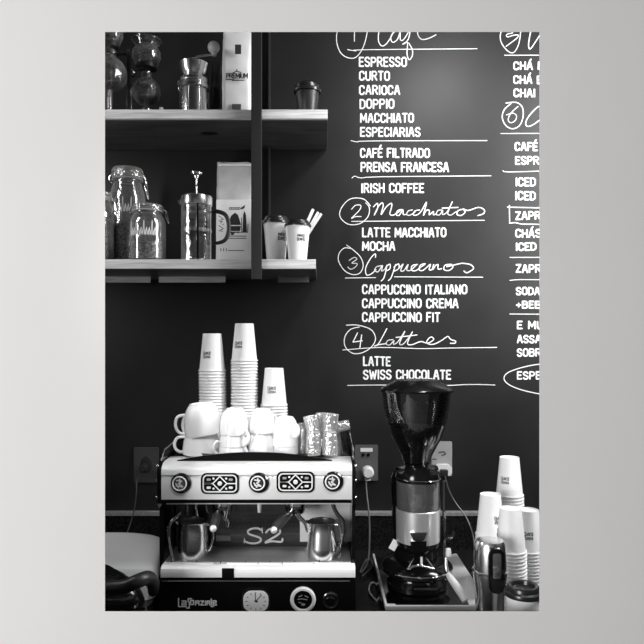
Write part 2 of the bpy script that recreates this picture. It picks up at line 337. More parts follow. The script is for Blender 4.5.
# ---------------------------------------------------------------- counter
zt = ZC+TABLE
ct = MB(False).box(-2.0, 2.0, 1.44, YB-.001, zt-.04, zt, .003).build('countertop', 'granite'); tag(ct, 'black speckled granite countertop under the coffee machine', 'countertop')
cb = MB(False).box(-2.0, 2.0, 1.50, YB-.001, 0, zt-.041).build('counter_cabinet', 'dgrey'); tag(cb, 'dark counter base below the black granite top', 'counter')
up = thing('splashback', 'low black speckled granite upstand along the chalkboard wall', 'splashback', (0, YB-.012, zt))
zu = Z_(512, 2.18)-zt
MB(False).box(-2.0, 2.0, -.010, .011, .001, zu-.012).build('panel', 'granite', up)
MB(False).box(-2.0, 2.0, -.014, .011, zu-.012, zu, .001).build('edge_trim', 'upst', up)

# ---------------------------------------------------------------- shelving
YS = 1.89
zs1 = Z_(109.5, YS); zs2 = Z_(259.3, YS); th1 = S(9.2, YS); th2 = S(9.5, YS)
def shelf(ztop, th, px1, label):
    r = thing('wall_shelf', label, 'shelf', (0, YS, ztop-th))
    x1 = X_(px1, YS)
    MB(False).box(-1.2, x1, .014, YB-YS-.004, .0, th-.001, .001).build('shelf_board', 'wood2', r)
    MB(False).box(-1.2, x1, 0, .0135, .0005, th, .001).build('front_edge', 'wood', r)['label'] = 'pale wooden front edge strip'
    return r
s1 = shelf(zs1, th1, 327.6, 'upper wooden wall shelf with pale front edge holding siphon glassware and bags')
s2 = shelf(zs2, th2, 315.8, 'lower wooden wall shelf with pale front edge holding jars and a french press')
# knot in the underside of the upper shelf
kn = MB(True).lathe([(.0, 0), (.020, 0), (.022, .0004)], 24, (X_(208, 2.0), .13, -.0006), sx=1.3, sy=.8).build('wood_knot', 'bagdark', s1)
for a, b in ((159, 225), (105, 150), (278, 309)):
    m_ = 'wood' if a != 278 else 'grey'
    MB(False).box(X_(a, 2.1), X_(b, 2.1), .205, .22, Z_(282.5, 2.1)-(zs2-th2), -.0005, .001).build('batten', m_, s2)
pr = thing('shelf_upright', 'tall dark steel upright bar crossing in front of both shelves', 'shelf upright', (X_(256.3, 1.86), 1.86, Z_(279, 1.86)))
MB(False).box(-S(5.2, 1.86), S(5.0, 1.86), 0, .024, 0, 1.3, .001).build('front_bar', 'steelbar', pr)
MB(False).box(S(3.6, 1.86), S(5.0, 1.86), .345, .335-.05, .05, 1.3).build('rear_bar', 'bplast', pr)
MB(False).box(-S(4, 1.86), S(4.6, 1.86), .0245, .029, .02, .034).build('fixing_plate', 'steelbar', pr)

# ---------------------------------------------------------------- paper cups
RB, RR, HC = .0275, .0385, .113
def cup_mesh(name='cup_body'):
    t = .0006
    prof = [(0, .004), (RB-.001, .004), (RB-.0008, 0), (RB, 0), (RR-.0006, HC-.004), (RR+.0022, HC-.0045), (RR+.0026, HC-.002), (RR+.001, HC), (RR-.001, HC-.001), (RB-.0016, .0055), (0, .0055)]
    mb = MB().lathe(prof, 40); return mb
def cup_print(mb, h0, size, ang, flip=False, r0=RB, r1=RR, H=HC):
    """two printed lines wrapped around the cone: MAIS1 over [CAFÉ]"""
    def fn(u, v, l):
        z = v; r = r0+(r1-r0)*z/H+.00035+l*.00008; a = ang+u/r
        return Vector((r*math.sin(a), -r*math.cos(a), z))
    w = size
    sg = -1 if flip else 1
    ls = text_lines('MAIS1', -w/2, w/2, h0+.0022, h0+.0092, 1.6)+text_lines('[CAFÉ]', -w/2, w/2, h0-.0092, h0-.0018, 1.4)
    mb.strokes(ls, .0016, fn)
    return mb
proto_mesh = None
def paper_cup(label, group, loc, inv=True, printed=False, ang=0, tilt=(0, 0, 0), ph=.055):
    global proto_mesh
    o = bpy.data.objects.new('paper_cup', proto_mesh) if proto_mesh else None
    if o is None:
        o = cup_mesh().build('paper_cup', 'paper'); proto_mesh = o.data
    else: C.objects.link(o)
    tag(o, label, 'paper cup', group)
    # inverted cup: rotate by pi around x and lift
    m = Matrix.Translation(loc) @ Matrix.Rotation(tilt[1], 4, 'Y') @ Matrix.Rotation(tilt[0], 4, 'X')
    if inv: m = m @ Matrix.Translation((0, 0, HC)) @ Matrix.Rotation(PI, 4, 'Y')
    o.matrix_world = m
    if printed:
        p = MB(False); cup_print(p, ph, .0235, ang)
        p = p.build('printed_lettering', 'ink', o, recalc=False); p['label'] = 'small black print'
    return o
def stack(px, ytop, Y, zbase, desc, ang, step=.0092, lean=0., topgap=None):
    """inverted nested cups from zbase up to image row ytop"""
    ztop = Z_(ytop, Y); n = max(1, int(round((ztop-HC-zbase)/step))); step = (ztop-HC-zbase)/n
    x = X_(px, Y)
    for k in range(n+1):
        f = k/n
        lab = ('topmost printed cup of the '+desc) if k == n else ('plain white paper cup nested in the '+desc)
        paper_cup(lab, None if k == n else 'paper cups in the '+desc, Vector((x+lean*f+random.uniform(-.0004, .0004), Y, zbase+k*step)), True, k == n, ang, ph=.064)
zm = Z_(461, 1.63)                                    # top of the espresso machine
stack(213.5, 333.6, 1.90, zm+.0012, 'left cup stack behind the ceramic cups', .35, lean=-.004)
stack(244.3, 323.6, 1.90, zm+.0012, 'tallest middle cup stack on the machine', .45)
stack(274.2, 368.0, 1.90, zm+.0012, 'short right cup stack on the machine', .15)
stack(511.5, 457, 1.86, zt+.0012, 'tall cup stack nearest the chalkboard', .7, lean=-.006)
stack(491.0, 494, 1.74, zt+.0012, 'cup stack behind the steel thermos', -.45, lean=-.002)
stack(511.5, 508, 1.66, zt+.0012, 'front cup stack beside the thermos', 1.9, lean=-.002)
stack(532.5, 509.5, 1.74, zt+.0012, 'rightmost cup stack cut by the edge', .3, lean=-.012)
def lid_prof(r): return [(0, .006), (r*.62, .006), (r*.68, .0125), (r*.82, .0135), (r*.88, .011), (r*.9, .004), (r*1.03, .002), (r*1.06, -.001), (r*1.05, -.006), (r*1.0, -.006), (r*.99, -.001), (0, .003)]
def takeaway(label, loc, sc=1., ang=0, printed=True):
    r = thing('takeaway_cup', label, 'takeaway cup', loc)
    b = cup_mesh().build('cup_body', 'paper', r); b['label'] = 'white paper body'
    l = MB().lathe(lid_prof(RR+.001), 40, (0, 0, HC)); l.build('lid', 'lid', r)['label'] = 'black plastic lid'
    if printed: cup_print(MB(False), .070, .0235, ang).build('printed_lettering', 'ink', r, recalc=False)
    r.scale = (sc, sc, sc); return r
takeaway('left of two lidded white takeaway cups on the lower shelf', (X_(276, 2.0), 2.0, zs2+.0005), 1.0, .62).scale = (1.04, 1.04, 1.17)
takeaway('right of two lidded white takeaway cups on the lower shelf, in front', (X_(297.7, 1.945), 1.945, zs2+.0005), .99, .38)
t = takeaway('black lidded white takeaway cup at the bottom right corner of the counter', (X_(523, 1.45), 1.45, zt+.0005), 1.1, .3, False); t.scale = (1.02, 1.02, 1.21)
# paper sachets behind the right cup
for k, (a, b, c, d) in enumerate(((306, 226, 313.5, 209.5), (309.5, 228, 318.5, 212.5), (311.5, 229, 321.5, 214))):
    p0 = P(a, b, 1.995+.006*k); p1 = P(c, d, 1.995+.006*k); 
    mb = MB(False); dr = (p1-p0).normalized(); n = Vector((-dr.z, 0, dr.x))*S(1.7+.2*(k == 0), 2.0)
    kk = (p0.z-zs2-.004)/dr.z
    pts = [p0-dr*kk+n, p1+n, p1+dr*.002+n*.4, p1-n*.6, p0-dr*kk-n]
    mb.prism([(p.x-p0.x, p.z-p0.z) for p in pts], 0, .0012, 'y')
    o_ = mb.build('stir_stick', 'paper', loc=(p0.x, p0.y, p0.z))
    tag(o_, ['leftmost white stirrer standing behind the right lidded cup', 'middle white stirrer standing behind the right lidded cup', 'rightmost white stirrer standing behind the right lidded cup'][k], 'stirrer', 'stirrers behind the lidded cups')

# ---------------------------------------------------------------- upper shelf things
z1 = zs1+.0006
# black tumbler
t = thing('travel_cup', 'small black lidded cup on the right end of the upper shelf', 'cup', (X_(307.3, 1.97), 1.97, z1))
MB().lathe([(0, 0), (.026, 0), (.028, .003), (.0365, .062), (.035, .062), (0, .058)], 36).build('cup_body', 'bplast', t); t.scale = (1, 1, 1.28)
MB().lathe([(.0362, .0625), (.042, .0625), (.043, .068), (.038, .071), (.037, .079), (.030, .084), (.0, .085)], 36).build('lid', 'lid', t)
# white coffee bag, cut by the top of the view
def bag(name, label, pxl, pxr, pyt, Y, zb, m, depth=.07, taper=.96, fold=0):
    xl, xr = X_(pxl, Y), X_(pxr, Y); cx = (xl+xr)/2; w = (xr-xl); h = Z_(pyt, Y)-zb
    t = thing(name, label, 'coffee bag', (cx, Y+depth/2, zb))
    rings = []; N = 26
    for k in range(N+1):
        f = k/N; d = depth*(1-.0*f) if f < .55 else depth*(1-(f-.55)/.45*.92)
        if f < .03: d *= .96
        wd = w*(1-(1-taper)*f)/2; z = h*f; q = []
        for i in range(28):
            a = 2*PI*i/28; ca, sa = math.cos(a), math.sin(a)
            x = wd*math.copysign(abs(ca)**.28, ca); y = d/2*math.copysign(abs(sa)**.3, sa)
            x += random.uniform(-.0006, .0006); y += .0022*math.sin(x*90+z*60)*math.sin(z*45+1)*(f > .1)
            q.append((x, y, z+(.003*math.sin(x*70) if k == N else 0)))
        rings.append(q)
    MB().loft(rings).build('bag_body', m, t)
    return t, w, h, depth
t, w, h, d = bag('coffee_bag', 'tall pale coffee bag with small dark label on the upper shelf', 221.5, 251.0, 22, 1.93, z1, 'kraft', .075, 1.0)
def bagpt(tt, px, py, lift=0): return P(px, py, 1.93-.004)-Vector(tt.location)
def bagrect(tt, x0, x1, y0, y1, name, m, Y=1.93):
    a = P(x0, y1, Y-.004)-Vector(tt.location); b = P(x1, y0, Y-.004)-Vector(tt.location)
    return MB(False).box(a.x, b.x, a.y, a.y+.004, a.z, b.z).build(name, m, tt)
bagrect(t, 235, 241, 44.5, 53.5, 'label_patch', 'dgrey')['label'] = 'dark rectangular window patch'
bagrect(t, 232, 241, 104, 109.4, 'label_patch', 'grey')
L_ = text_lines('PREMIUM', 226.5, 247.5, 78, 73.6, 1.2)+[[(233,72.6),(237,71.2),(241,72.6)],[(236,71),(237,69.5)],[(226,79.3),(234,79.4)],[(232,80.6),(244,80.2)]]
MB(False).strokes(L_, .95, lambda u, v, l: P(u, v, 1.93-.0045-l*.0001)-Vector(t.location)).build('printed_lettering', 'ink', t, recalc=False)
t, w, h, d = bag('coffee_bag', 'black foil coffee bag behind the hand grinder on the upper shelf', 209, 222, 57, 2.03, z1, 'bagdark', .06, .7)
# chrome hand grinder
Yg = 2.0; g = thing('hand_grinder', 'chrome hand coffee grinder with crank and pale wooden ball', 'coffee grinder', (X_(194, Yg), Yg, z1))
u = S(1, Yg); zz = lambda py: Z_(py, Yg)-z1
MB().lathe([(0, 0), (13.8*u, 0), (14*u, .003), (13.6*u, zz(91)), (15*u, zz(90)), (15*u, zz(86.5)), (14*u, zz(85.5)), (14*u, zz(83.5)), (15*u, zz(83)), (14.8*u, zz(80.5)), (12.5*u, zz(79)), (9*u, zz(78.2)), (0, zz(78))], 40).build('grinder_body', 'brushed', g)
MB().lathe([(8*u, zz(79)), (10.5*u, zz(76.5)), (13.2*u, zz(72)), (14.2*u, zz(67)), (15*u, zz(64.8)), (14*u, zz(65.4)), (0, zz(70))], 40).build('bowl', 'brushed', g)
for a in range(6):
    an = a*PI/3+.3
    MB().tube([(13.9*u*math.cos(an), 13.9*u*math.sin(an), .004), (13.9*u*math.cos(an), 13.9*u*math.sin(an), zz(91))], .0016, 6).build('body_rib', 'chrome', g)
q = lambda px, py, dy=0: P(px, py, Yg+dy)-Vector(g.location)
MB().tube([q(193, 70), q(193, 63), q(193.5, 60), q(197, 57), q(206, 55.5), q(213, 55)], .0036, 10, 5).sphere(q(193, 60), .0085).build('crank', 'chrome', g)
MB().sphere(q(213.8, 47.5), 6.1*u, 24).lathe([(2.2*u, 0), (2.6*u, 3*u), (0, 4*u)], 16, q(214, 56)).build('crank_knob', 'ball', g)['label'] = 'pale wooden ball knob'
MB().tube([q(181, 80), q(178, 83), q(179, 90), q(182, 95), q(180, 100)], [.003, .004, .0025, .005, .003], 8, 4).build('clasp', 'chrome', g)
# glass siphon brewers
def siphon(label, pxc, Y, flask_c, flask_r, bowl, stand=True):
    s = thing('siphon_brewer', label, 'siphon coffee maker', (X_(pxc, Y), Y, z1)); u = S(1, Y)
    zc = Z_(flask_c, Y)-z1; R = flask_r*u
    prof = [(R*math.sin(a), zc-R*math.cos(a)) for a in [PI*i/16 for i in range(15)]]
    prof[0] = (0, zc-R)
    prof += [(R*.36, zc+R*1.0), (R*.38, zc+R*1.35)]
    inner = [(max(0, r-.0018), z+(.0018 if z < zc else -.0005)) for r, z in reversed(prof)]
    MB().lathe(prof+inner, 40).build('glass_flask', 'beaker', s)
    if bowl:
        top, wid, neck, bot = bowl  # rows and half width
        zb = lambda py: Z_(py, Y)-z1
        pr_ = [(wid*.35*u, zb(bot)), (wid*.8*u, zb(bot-4)), (wid*1.0*u, zb((top+bot)/2+3)), (wid*.98*u, zb((top+bot)/2-2)), (wid*.75*u, zb(neck)), (wid*.8*u, zb(neck-3)), (wid*1.05*u, zb(top))]
        inn = [(r-.0018, z) for r, z in reversed(pr_)]
        MB().lathe(pr_+inn, 40).torus((0, 0, zb(top)), wid*1.05*u, .0016).build('glass_bowl', 'beaker', s)
        MB().lathe([(0, zb(bot+1)), (wid*.72*u, zb(bot+1)), (wid*.72*u, zb(bot-3)), (0, zb(bot-3))], 30).build('seal', 'bplast', s)
        MB().lathe([(.008, zb(bot)), (.008, .012), (.0065, .012), (.0065, zb(bot))], 16).build('glass_tube', 'beaker', s)
    if stand:
        MB().box(R*.0-.004+R*1.12, R*1.12+.006, -.006, .006, 0.004, zc+R*1.4, .001).torus((0, 0, zc+R*1.15), R*.42, .003).box(0.3*R, R*1.15, -.004, .004, zc+R*1.10, zc+R*1.2).build('stand', 'dchrome', s)
        MB().lathe([(0, 0), (R*1.15, 0), (R*1.15, .004), (R*1.05, .006), (0, .006)], 32).build('base', 'bplast', s)
    return s
siphon('round glass flask siphon brewer at the far left of the upper shelf', 109.5, 1.97, 74, 17, (18, 13, 30, 47), True)
s_ = siphon('glass siphon brewer with flared upper bowl, second on the upper shelf', 146.5, 2.03, 92, 14, (41, 14, 47, 68), False)
MB().tube([(-.045, 0, Z_(74, 2.03)-z1), (-.03, -.01, Z_(71, 2.03)-z1), (-.005, -.01, Z_(69, 2.03)-z1)], .004).sphere((-.044, -.008, Z_(74, 2.03)-z1), .014, 16).build('clamp_knob', 'dchrome', s_)
MB().lathe([(0, .0), (.024, 0), (.024, .003), (.018, .006), (.017, .05), (.019, .052), (0, .052)], 24).build('metal_stand', 'brushed', s_)
MB().tube([(-.05, .0, .003), (-.05, 0, .115), (-.04, 0, .125)], .0035).build('support_rod', 'chrome', s_)
t = MB().lathe([(0, 0), (.0062, 0), (.0065, .001), (.0062, .026), (.005, .0275), (0, .028)], 20).build('metal_cap', 'satin', loc=(X_(161.3, 1.95), 1.95, z1)); tag(t, 'tiny steel cylinder standing between siphon and hand grinder', 'cap')

# ---------------------------------------------------------------- lower shelf things
z2 = zs2+.0006
def jar(label, pxc, Y, hw, ytop, fill, script, contents_label, m='mixed', seed=1):
    u = S(1, Y); R = hw*u; H = Z_(ytop, Y)-z2
    j = thing('clip_jar', label, 'jar', (X_(pxc, Y), Y, z2))
    pr_ = [(0, 0), (R*.86, 0), (R*.97, .005), (R, .014), (R, H*.66), (R*.95, H*.74), (R*.80, H*.82), (R*.80, H*.86)]
    inn = [(max(0, r-.0025), max(z, .004)) for r, z in reversed(pr_)]
    MB().lathe(pr_+inn, 44).build('glass_body', 'glass', j)
    MB().lathe([(0, H*.89), (R*.84, H*.89), (R*.88, H*.92), (R*.87, H*.965), (R*.78, H*.99), (0, H*1.0)], 44).build('glass_lid', 'cup_glass', j)
    MB().torus((0, 0, H*.875), R*.84, .0022).build('rubber_seal', 'lgrey', j)
    w = MB(); w.torus((0, 0, H*.84), R*.83, .0013); w.torus((0, 0, H*.93), R*.90, .0013)
    w.tube([(R*.88, -.004, H*.93), (R*1.08, -.004, H*.88), (R*1.0, -.004, H*.8), (R*1.18, -.004, H*.68)], .0014, 6)
    w.tube([(R*.88, .006, H*.93), (R*1.06, .006, H*.86), (R*1.18, .004, H*.68)], .0014, 6)
    w.tube([(-R*.85, 0, H*.84), (-R*1.04, 0, H*.87), (-R*1.02, 0, H*.92), (-R*.88, 0, H*.93)], .0014, 6)
    w.build('wire_clasp', 'chrome', j)
    if script:
        def fn(a, v, l):
            r = R+.0006+l*.0001; an = a/R; return Vector((r*math.sin(an), -r*math.cos(an), v))
        k = R*1.3/10; b0 = H*script
        ls = [[(-7*k+i*1.15*k+dx*k, b0+dy*k*1.5) for dx, dy in ((0, 0), (.45, 2.2+(i % 3 == 0)*2), (.7, .2), (1.15, 1.4))] for i in range(11)]
        MB(False).strokes(ls, .0018, fn, 4).build('script_lettering', 'chalk', j, recalc=False)['label'] = 'white handwriting on the glass'
    # contents
    rnd = random.Random(seed); mb = MB(); top = H*fill
    mb.lathe([(0, .006), (R*.90-.003, .006), (R*.92-.003, .014), (R*.92-.003, top-.004), (0, top)], 24)
    n = int(3.2*R*top*2*PI/(.0038**2*4))
    for i in range(min(n, 420)):
        a = rnd.uniform(0, 2*PI); z = rnd.uniform(.009, top); rr = R-.0062
        mb.sphere((rr*math.cos(a), rr*math.sin(a), z), .0026, 6, .7, Matrix.Rotation(rnd.uniform(0, 3), 3, 'X'))
    c = mb.build('coffee_beans', m, loc=(X_(pxc, Y), Y, z2)); tag(c, contents_label, 'coffee beans', kind='stuff')
    return j
jar('clip top glass jar cut off by the left edge on the lower shelf', 98, 1.96, 15, 192, .62, .5, 'pale beans inside the jar at the left edge', 'mixed', 3)
jar('tall clip top glass jar half full of beans on the lower shelf', 127.5, 2.05, 17.5, 168, .44, .52, 'beans filling the lower half of the tall jar', 'mixed', 4)
jar('short clip top glass jar with white script on the lower shelf', 148.0, 1.945, 17.5, 205, .34, .42, 'dark grounds at the bottom of the short scripted jar', 'mixed', 5)
# french press
Yf = 1.95; u = S(1, Yf); f = thing('french_press', 'glass and chrome french press with black handle on the lower shelf', 'french press', (X_(196.5, Yf), Yf, z2))
zz = lambda py: Z_(py, Yf)-z2
R = 14.5*u
MB().lathe([(0, .004), (R, .004), (R, zz(200)), (R-.002, zz(200)), (R-.002, .007), (0, .007)], 44).build('glass_beaker', 'beaker', f)
fr = MB()
fr.lathe([(R+.0004, zz(233)), (R+.002, zz(233)), (R+.002, zz(229.5)), (R+.0004, zz(229.5)), (R+.0004, zz(233))], 44)
fr.build('frame_band', 'brushed', f); fr = MB()
fr.lathe([(R-.004, 0), (R+.003, 0), (R+.002, .0045), (R-.004, .0038)], 44)
fr.build('base_ring', 'brushed', f)
for a in (-2.7, -1.3, -.25, 1.2, 2.4):
    o_ = MB().box(-.0028, .0028, -.001, .001, 0, zz(201)).build('frame_strut', 'brushed' if abs(a) != 1.3 else 'black', f)
    o_.location = ((R+.0018)*math.cos(a), (R+.0018)*math.sin(a), 0); o_.rotation_euler[2] = a+PI/2
MB().lathe([(R-.001, zz(207)), (R+.003, zz(206)), (R+.0035, zz(198)), (R+.001, zz(196.5)), (R*.5, zz(195)), (0, zz(194.5))], 44).prism([(-R-.010, zz(204)), (-R-.012, zz(201)), (-R+.002, zz(199)), (-R+.002, zz(207))], -.007, .007, 'y').build('lid', 'brushed', f)
MB().lathe([(0, zz(196)), (.0022, zz(196)), (.0022, zz(178)), (0, zz(178))], 12).build('plunger_rod', 'chrome', f)
MB().lathe([(0, zz(179)), (.006, zz(178.5)), (.008, zz(176)), (.0165, zz(174.5)), (.018, zz(172.8)), (.013, zz(171.6)), (0, zz(171.3))], 24).build('plunger_knob', 'brushed', f)
MB().lathe([(0, zz(216)), (R-.003, zz(216)), (R-.003, zz(213)), (0, zz(213))], 30).lathe([(0, zz(240)), (.0018, zz(240)), (.0018, zz(196)), (0, zz(196))], 8).build('filter_plate', 'satin', f)
q = lambda px, py: P(px, py, Yf-.012)-Vector(f.location)
MB().tube([q(211.5, 212.5), q(217, 211.5), q(225, 214.5), q(228.4, 222), q(228.4, 232), q(225, 240), q(218, 243), q(212, 243)], [.0045, .0065, .0066, .0068, .0066, .0062, .0055, .0045], 12, 5).build('handle', 'bplast', f)['label'] = 'curved black handle'
# printed paper bag
t, w, h, d = bag('coffee_bag', 'white coffee bag printed with a black palace picture behind the french press', 215.2, 252.3, 160.0, 2.0, z2, 'foil', .06, .975)
MB(False).prism([(216.2+0, 258.6), (251.3, 258.6), (251.3, 199.5), (216.4, 199.5)], 0, 1, 'y').bm.free()
lb_ = MB(False); lb_.prism([((P(a, b, 1.995)-Vector(t.location)).x, (P(a, b, 1.995)-Vector(t.location)).z) for a, b in ((216.0, 259.5), (251.6, 259.5), (251.2, 199.5), (216.4, 199.5))], 1.9953-t.location.y, 1.9985-t.location.y, 'y'); lb_.build('paper_label', 'kraft', t)['label'] = 'white paper label'
YF = 2.0-.004
def bp(u, v, l=0): return P(u, v, YF-.0008-l*.0001)-Vector(t.location)
pr_ = MB(False)
def blob(pts, l=0):
    pr_.bm.faces.new([pr_.bm.verts.new(bp(a, b, l)) for a, b in pts])
blob([(229,222),(231,216),(235,212.5),(238,215),(240,221),(241,225),(229,225)]); blob([(230,226),(241,226),(240,231),(231,231)],1); blob([(231,232),(234,232),(234,231),(234,235),(231,235)],2)
for x0 in (230.5, 233.8, 237.1): blob([(x0,231.6),(x0+2,231.6),(x0+2,233),(x0,233)], 3)
blob([(243.2,215),(244.6,211),(246,215),(246.4,222),(247,232.5),(242.6,232.5),(243,222)],4); blob([(240,208.5),(243,206.5),(245,205),(244.4,208),(242,209.4)],5)
pr_.strokes(text_lines('CCCCC', 229.5, 240, 209.4, 207.6, 1)+text_lines('III', 220.5, 226.5, 251, 248.5, 1.2)+[[(228,250.4),(244,250.6)],[(226,236),(246,236.2)],[(226,238.2),(246,238.4)]]
            +[[(219+(i % 3)*2.2, 216+i*1.6),(220.6+(i % 2)*2, 217+i*1.6)] for i in range(10)]+[[(241.6,218),(241.8,232)],[(248,224),(247.6,232.5)],[(228.5,232.3),(247,232.3)]], .7, bp)
pr_.build('printed_picture', 'ink', t, recalc=False)['label'] = 'black printed picture and lettering'
# folded band at top of bag
MB().box(bp(217,163).x, bp(251,163).x, bp(217,163).y+.001+.024, bp(217,163).y+.03, bp(217,163.5).z, bp(217,162).z).build('fold_line', 'kraft', t)

# ---------------------------------------------------------------- espresso machine
YM = 1.60
mx = X_(258, YM)
em = thing('espresso_machine', 'two group chrome and black espresso machine on the granite counter', 'espresso machine', (mx, YM, zt))
E0 = Vector(em.location)
def q(px, py, Y=YM): return P(px, py, Y)-E0
def zl(py, Y=YM): return Z_(py, Y)-zt
xl, xr = q(159, 500).x, q(354.5, 500).x; fl, frr = q(161.3, 480).x, q(352.0, 480).x
zm_l = zm-zt
# body shell behind and below
MB().box(xl+.012, xr-.012, .16, .46, .03, zm_l-.004, .003).build('body_shell', 'dchrome', em)
# fascia with rounded top edge
zf1 = zm_l; zf0 = zl(499.5)
prof = [(.10, zf1), (.035, zf1), (.018, zf1-.003), (.006, zf1-.009), (.0, zf1-.019), (-.001, zf1-.030), (.0025, zf1-.034), (.0, zf1-.038), (.0, zf0), (.10, zf0)]
MB().prism(prof, fl, frr, 'x').build('fascia', 'satin', em)['label'] = 'bright brushed control fascia'
MB().prism([(.10, zf0-.0005), (-.003, zf0-.0005), (.001, zf0-.009), (.10, zf0-.009)], fl+.001, frr-.001, 'x').build('fascia_underlip', 'black', em)
MB().tube([(fl+.012, .004, zf0-.0115), (frr-.003, .004, zf0-.0115)], .0014, 8).build('chrome_trim', 'satin', em)
MB().box(fl+.004, frr-.004, .10, .455, zf1-.003, zf1, .001).build('top_plate', 'dchrome', em)
for sgn, xx in ((-1, fl), (1, frr)):
    x0, x1 = (xx-.012, xx-.001) if sgn < 0 else (xx+.001, xx+.010)
    MB().prism([(.012, .004), (.012, .10), (.03, .115), (.028, zf0-.03), (.006, zf0-.012), (.004, zf1-.02), (.02, zf1-.002), (.45, zf1-.002), (.45, .004)], x0, x1, 'x').build('side_panel', 'black', em)
    xg = (x0+x1)/2
    MB().prism([(.02, zf1), (.05, zf1+.022), (.44, zf1+.045), (.45, zf1+.045), (.45, zf1)], xg-.003, xg+.003, 'x').build('cup_guard', 'black', em)
    MB().tube([(xg, .018, zf1+.002), (xg, .05, zf1+.024), (xg, .44, zf1+.048)], .0028, 8).build('guard_rail', 'chrome', em)
    for zz_ in (zf1-.008, zf1-.045, zf0+.004):
        MB().sphere((x1 if sgn > 0 else x0, .008, zz_), .0035, 10).build('screw', 'chrome', em)
# recess
YR = .16
MB().box(fl+.002, frr-.002, YR-.006, YR-.001, zl(545, 1.76)-.002, zf0+.004).build('backsplash', 'backp', em)['label'] = 'dark polished steel splash panel'
MB().box(q(300, 520, 1.757).x, q(350, 520, 1.757).x, YR-.0085, YR-.0065, zl(541, 1.757), zf0).build('painted_reflection', 'satin', em)  # pale sheet standing in for the bright reflection on the backsplash
# S2 emblem
def em_fn(u, v, l): return q(u, v, 1.7515-l*.0002)
Sx = [(262,530.5),(258,528.5),(252,528.7),(248,531),(249,534),(255,536),(260,538),(260.5,541),(256,543.2),(249,543),(244.5,541)]
S2_ = [(266,532.5),(269,529.5),(274,528.4),(279,529.5),(280,532.5),(276,536),(270,539.5),(265.5,542.5),(272,541.2),(281,541.8),(282.5,539)]
MB(False).strokes([Sx, S2_], 2.0, em_fn, 5).strokes([[(262,528),(262.4,533)],[(244.4,538.5),(244.2,543)]], 1., em_fn).build('emblem', 'satin', em, recalc=False)['label'] = 'raised pale S2 emblem'
MB(False).box(q(216, 536, 1.75).x, q(230.5, 536, 1.75).x, YR-.009, YR-.0065, zl(541, 1.75), zl(535.6, 1.75)).build('info_plate', 'white', em)
# drip tray
zd = zl(562, 1.625)
MB().box(fl+.001, frr-.001, .022, YR-.007, zd-.007, zd, .0008).build('drip_tray', 'traym', em)
for a_0, a_1 in ((.0, .265), (.335, .50), (.507, .63), (.637, .80), (.807, 1.)):
    MB().box(fl+.003+(frr-fl-.006)*a_0, fl+.003+(frr-fl-.006)*a_1, .0165, .0215, zd-.0045, zd+.0006, .0006).build('tray_edge', 'brightsteel', em)
for i in range(8):
    x = fl+.02+i*(frr-fl-.04)/7
    MB().box(x-.0012, x+.0012, .0205, .032, zd-.013, zd+.0008).build('tray_rib', 'dchrome', em)
MB().box(fl+.001, frr-.001, .024, .10, zd-.022, zd-.0072).build('tray_shadow_gap', 'black', em)  # solid black bar standing in for the shade in the gap
zb1, zb0 = zl(567.0), zl(577.5)
MB().prism([(.03, zb1), (.008, zb1), (.0, zb1-.005), (-.002, zb1-.014), (.0, zb0), (.03, zb0)], xl+.004, xr+.002, 'x').build('front_band', 'brightsteel', em)
MB().box(q(222, 570).x, q(234, 570).x, -.0035, .0005, zb0+.001, zb1-.003, .0008).build('band_clip', 'black', em)
MB().box(xl+.004, xr+.002, .001, .03, .03, zb0-.0005).build('lower_panel', 'black', em)['label'] = 'gloss black lower front panel'
MB().tube([(xl+.006, .0, zl(581)), (xr-.012, .0, zl(581))], .0016, 8).build('chrome_line', 'chrome', em)
for x in (xl+.05, xr-.05):
    for y in (.05, .40): MB().lathe([(0, 0), (.018, 0), (.016, .031), (0, .031)], 20, (x, y, .0)).build('foot', 'bplast', em)
# maker lettering
def lf(u, v, l): return q(u, v, YM-.0002-l*.0001)
lt = [[(178.5,598.5),(178.5,606.6),(186.5,606.6)],[(182,601),(186,601),(186,605),(182,605),(182,603),(186,603)],[(191.5,598.8),(188.3,598.8),(188.3,601.5),(189.3,602.5),(189.3,608),(186.5,608)],[(190.5,600.5),(193.5,600.5),(193.5,604.5),(190.5,604.5),(190.5,600.5)],
      [(195.5,605),(195.5,601),(199,601),(199,605)],[(195.5,603),(199,603)],[(200.7,601),(203.7,601),(200.7,605),(203.9,605)],[(205.4,601),(205.4,605)],[(207,605),(207,601),(209.6,601),(209.6,605)],[(207,603),(209.6,603)],[(211.2,599),(211.2,606.5),(213.5,606.5)],[(213,603),(216,603),(216,600.8),(213,600.8),(213,605),(216.4,605)]]
MB(False).strokes(lt, 1.15, lf).build('maker_lettering', 'white', em, recalc=False)['label'] = 'white maker lettering on the black panel'
# dials and gauges
def dial(px, py, r, kind):
    u = S(1, YM); c = q(px, py); c.y = -.0005
    if kind == 'knob':
        k = MB().lathe([(0, 0), (r*u, 0), (r*u, -.004), (r*.86*u, -.008), (r*.8*u, -.006), (0, -.006)], 36, c, 'y').build('gauge', 'black', em)
        MB().torus((c.x-.0025, -.0085, c.z), r*.66*u, .0018, 'y').build('gauge_ring', 'white', k)
        MB().lathe([(0, -.0064), (r*.5*u, -.0064), (r*.5*u, -.0072), (0, -.0072)], 24, (c.x-.0025, 0, c.z), 'y').build('gauge_face', 'dchrome', k)
        MB(False).strokes([[(-.3,.3),(.2,.25),(-.1,0),(.3,-.3),(-.3,-.2)],[(-.35,.0),(-.1,-.4)],[(0,.45),(.1,.1)]], .13, lambda a, b, l: Vector((c.x-.0025+a*r*u, -.0074-l*.0001, c.z+b*r*u))).build('gauge_marks', 'dial', k, recalc=False)
    return c
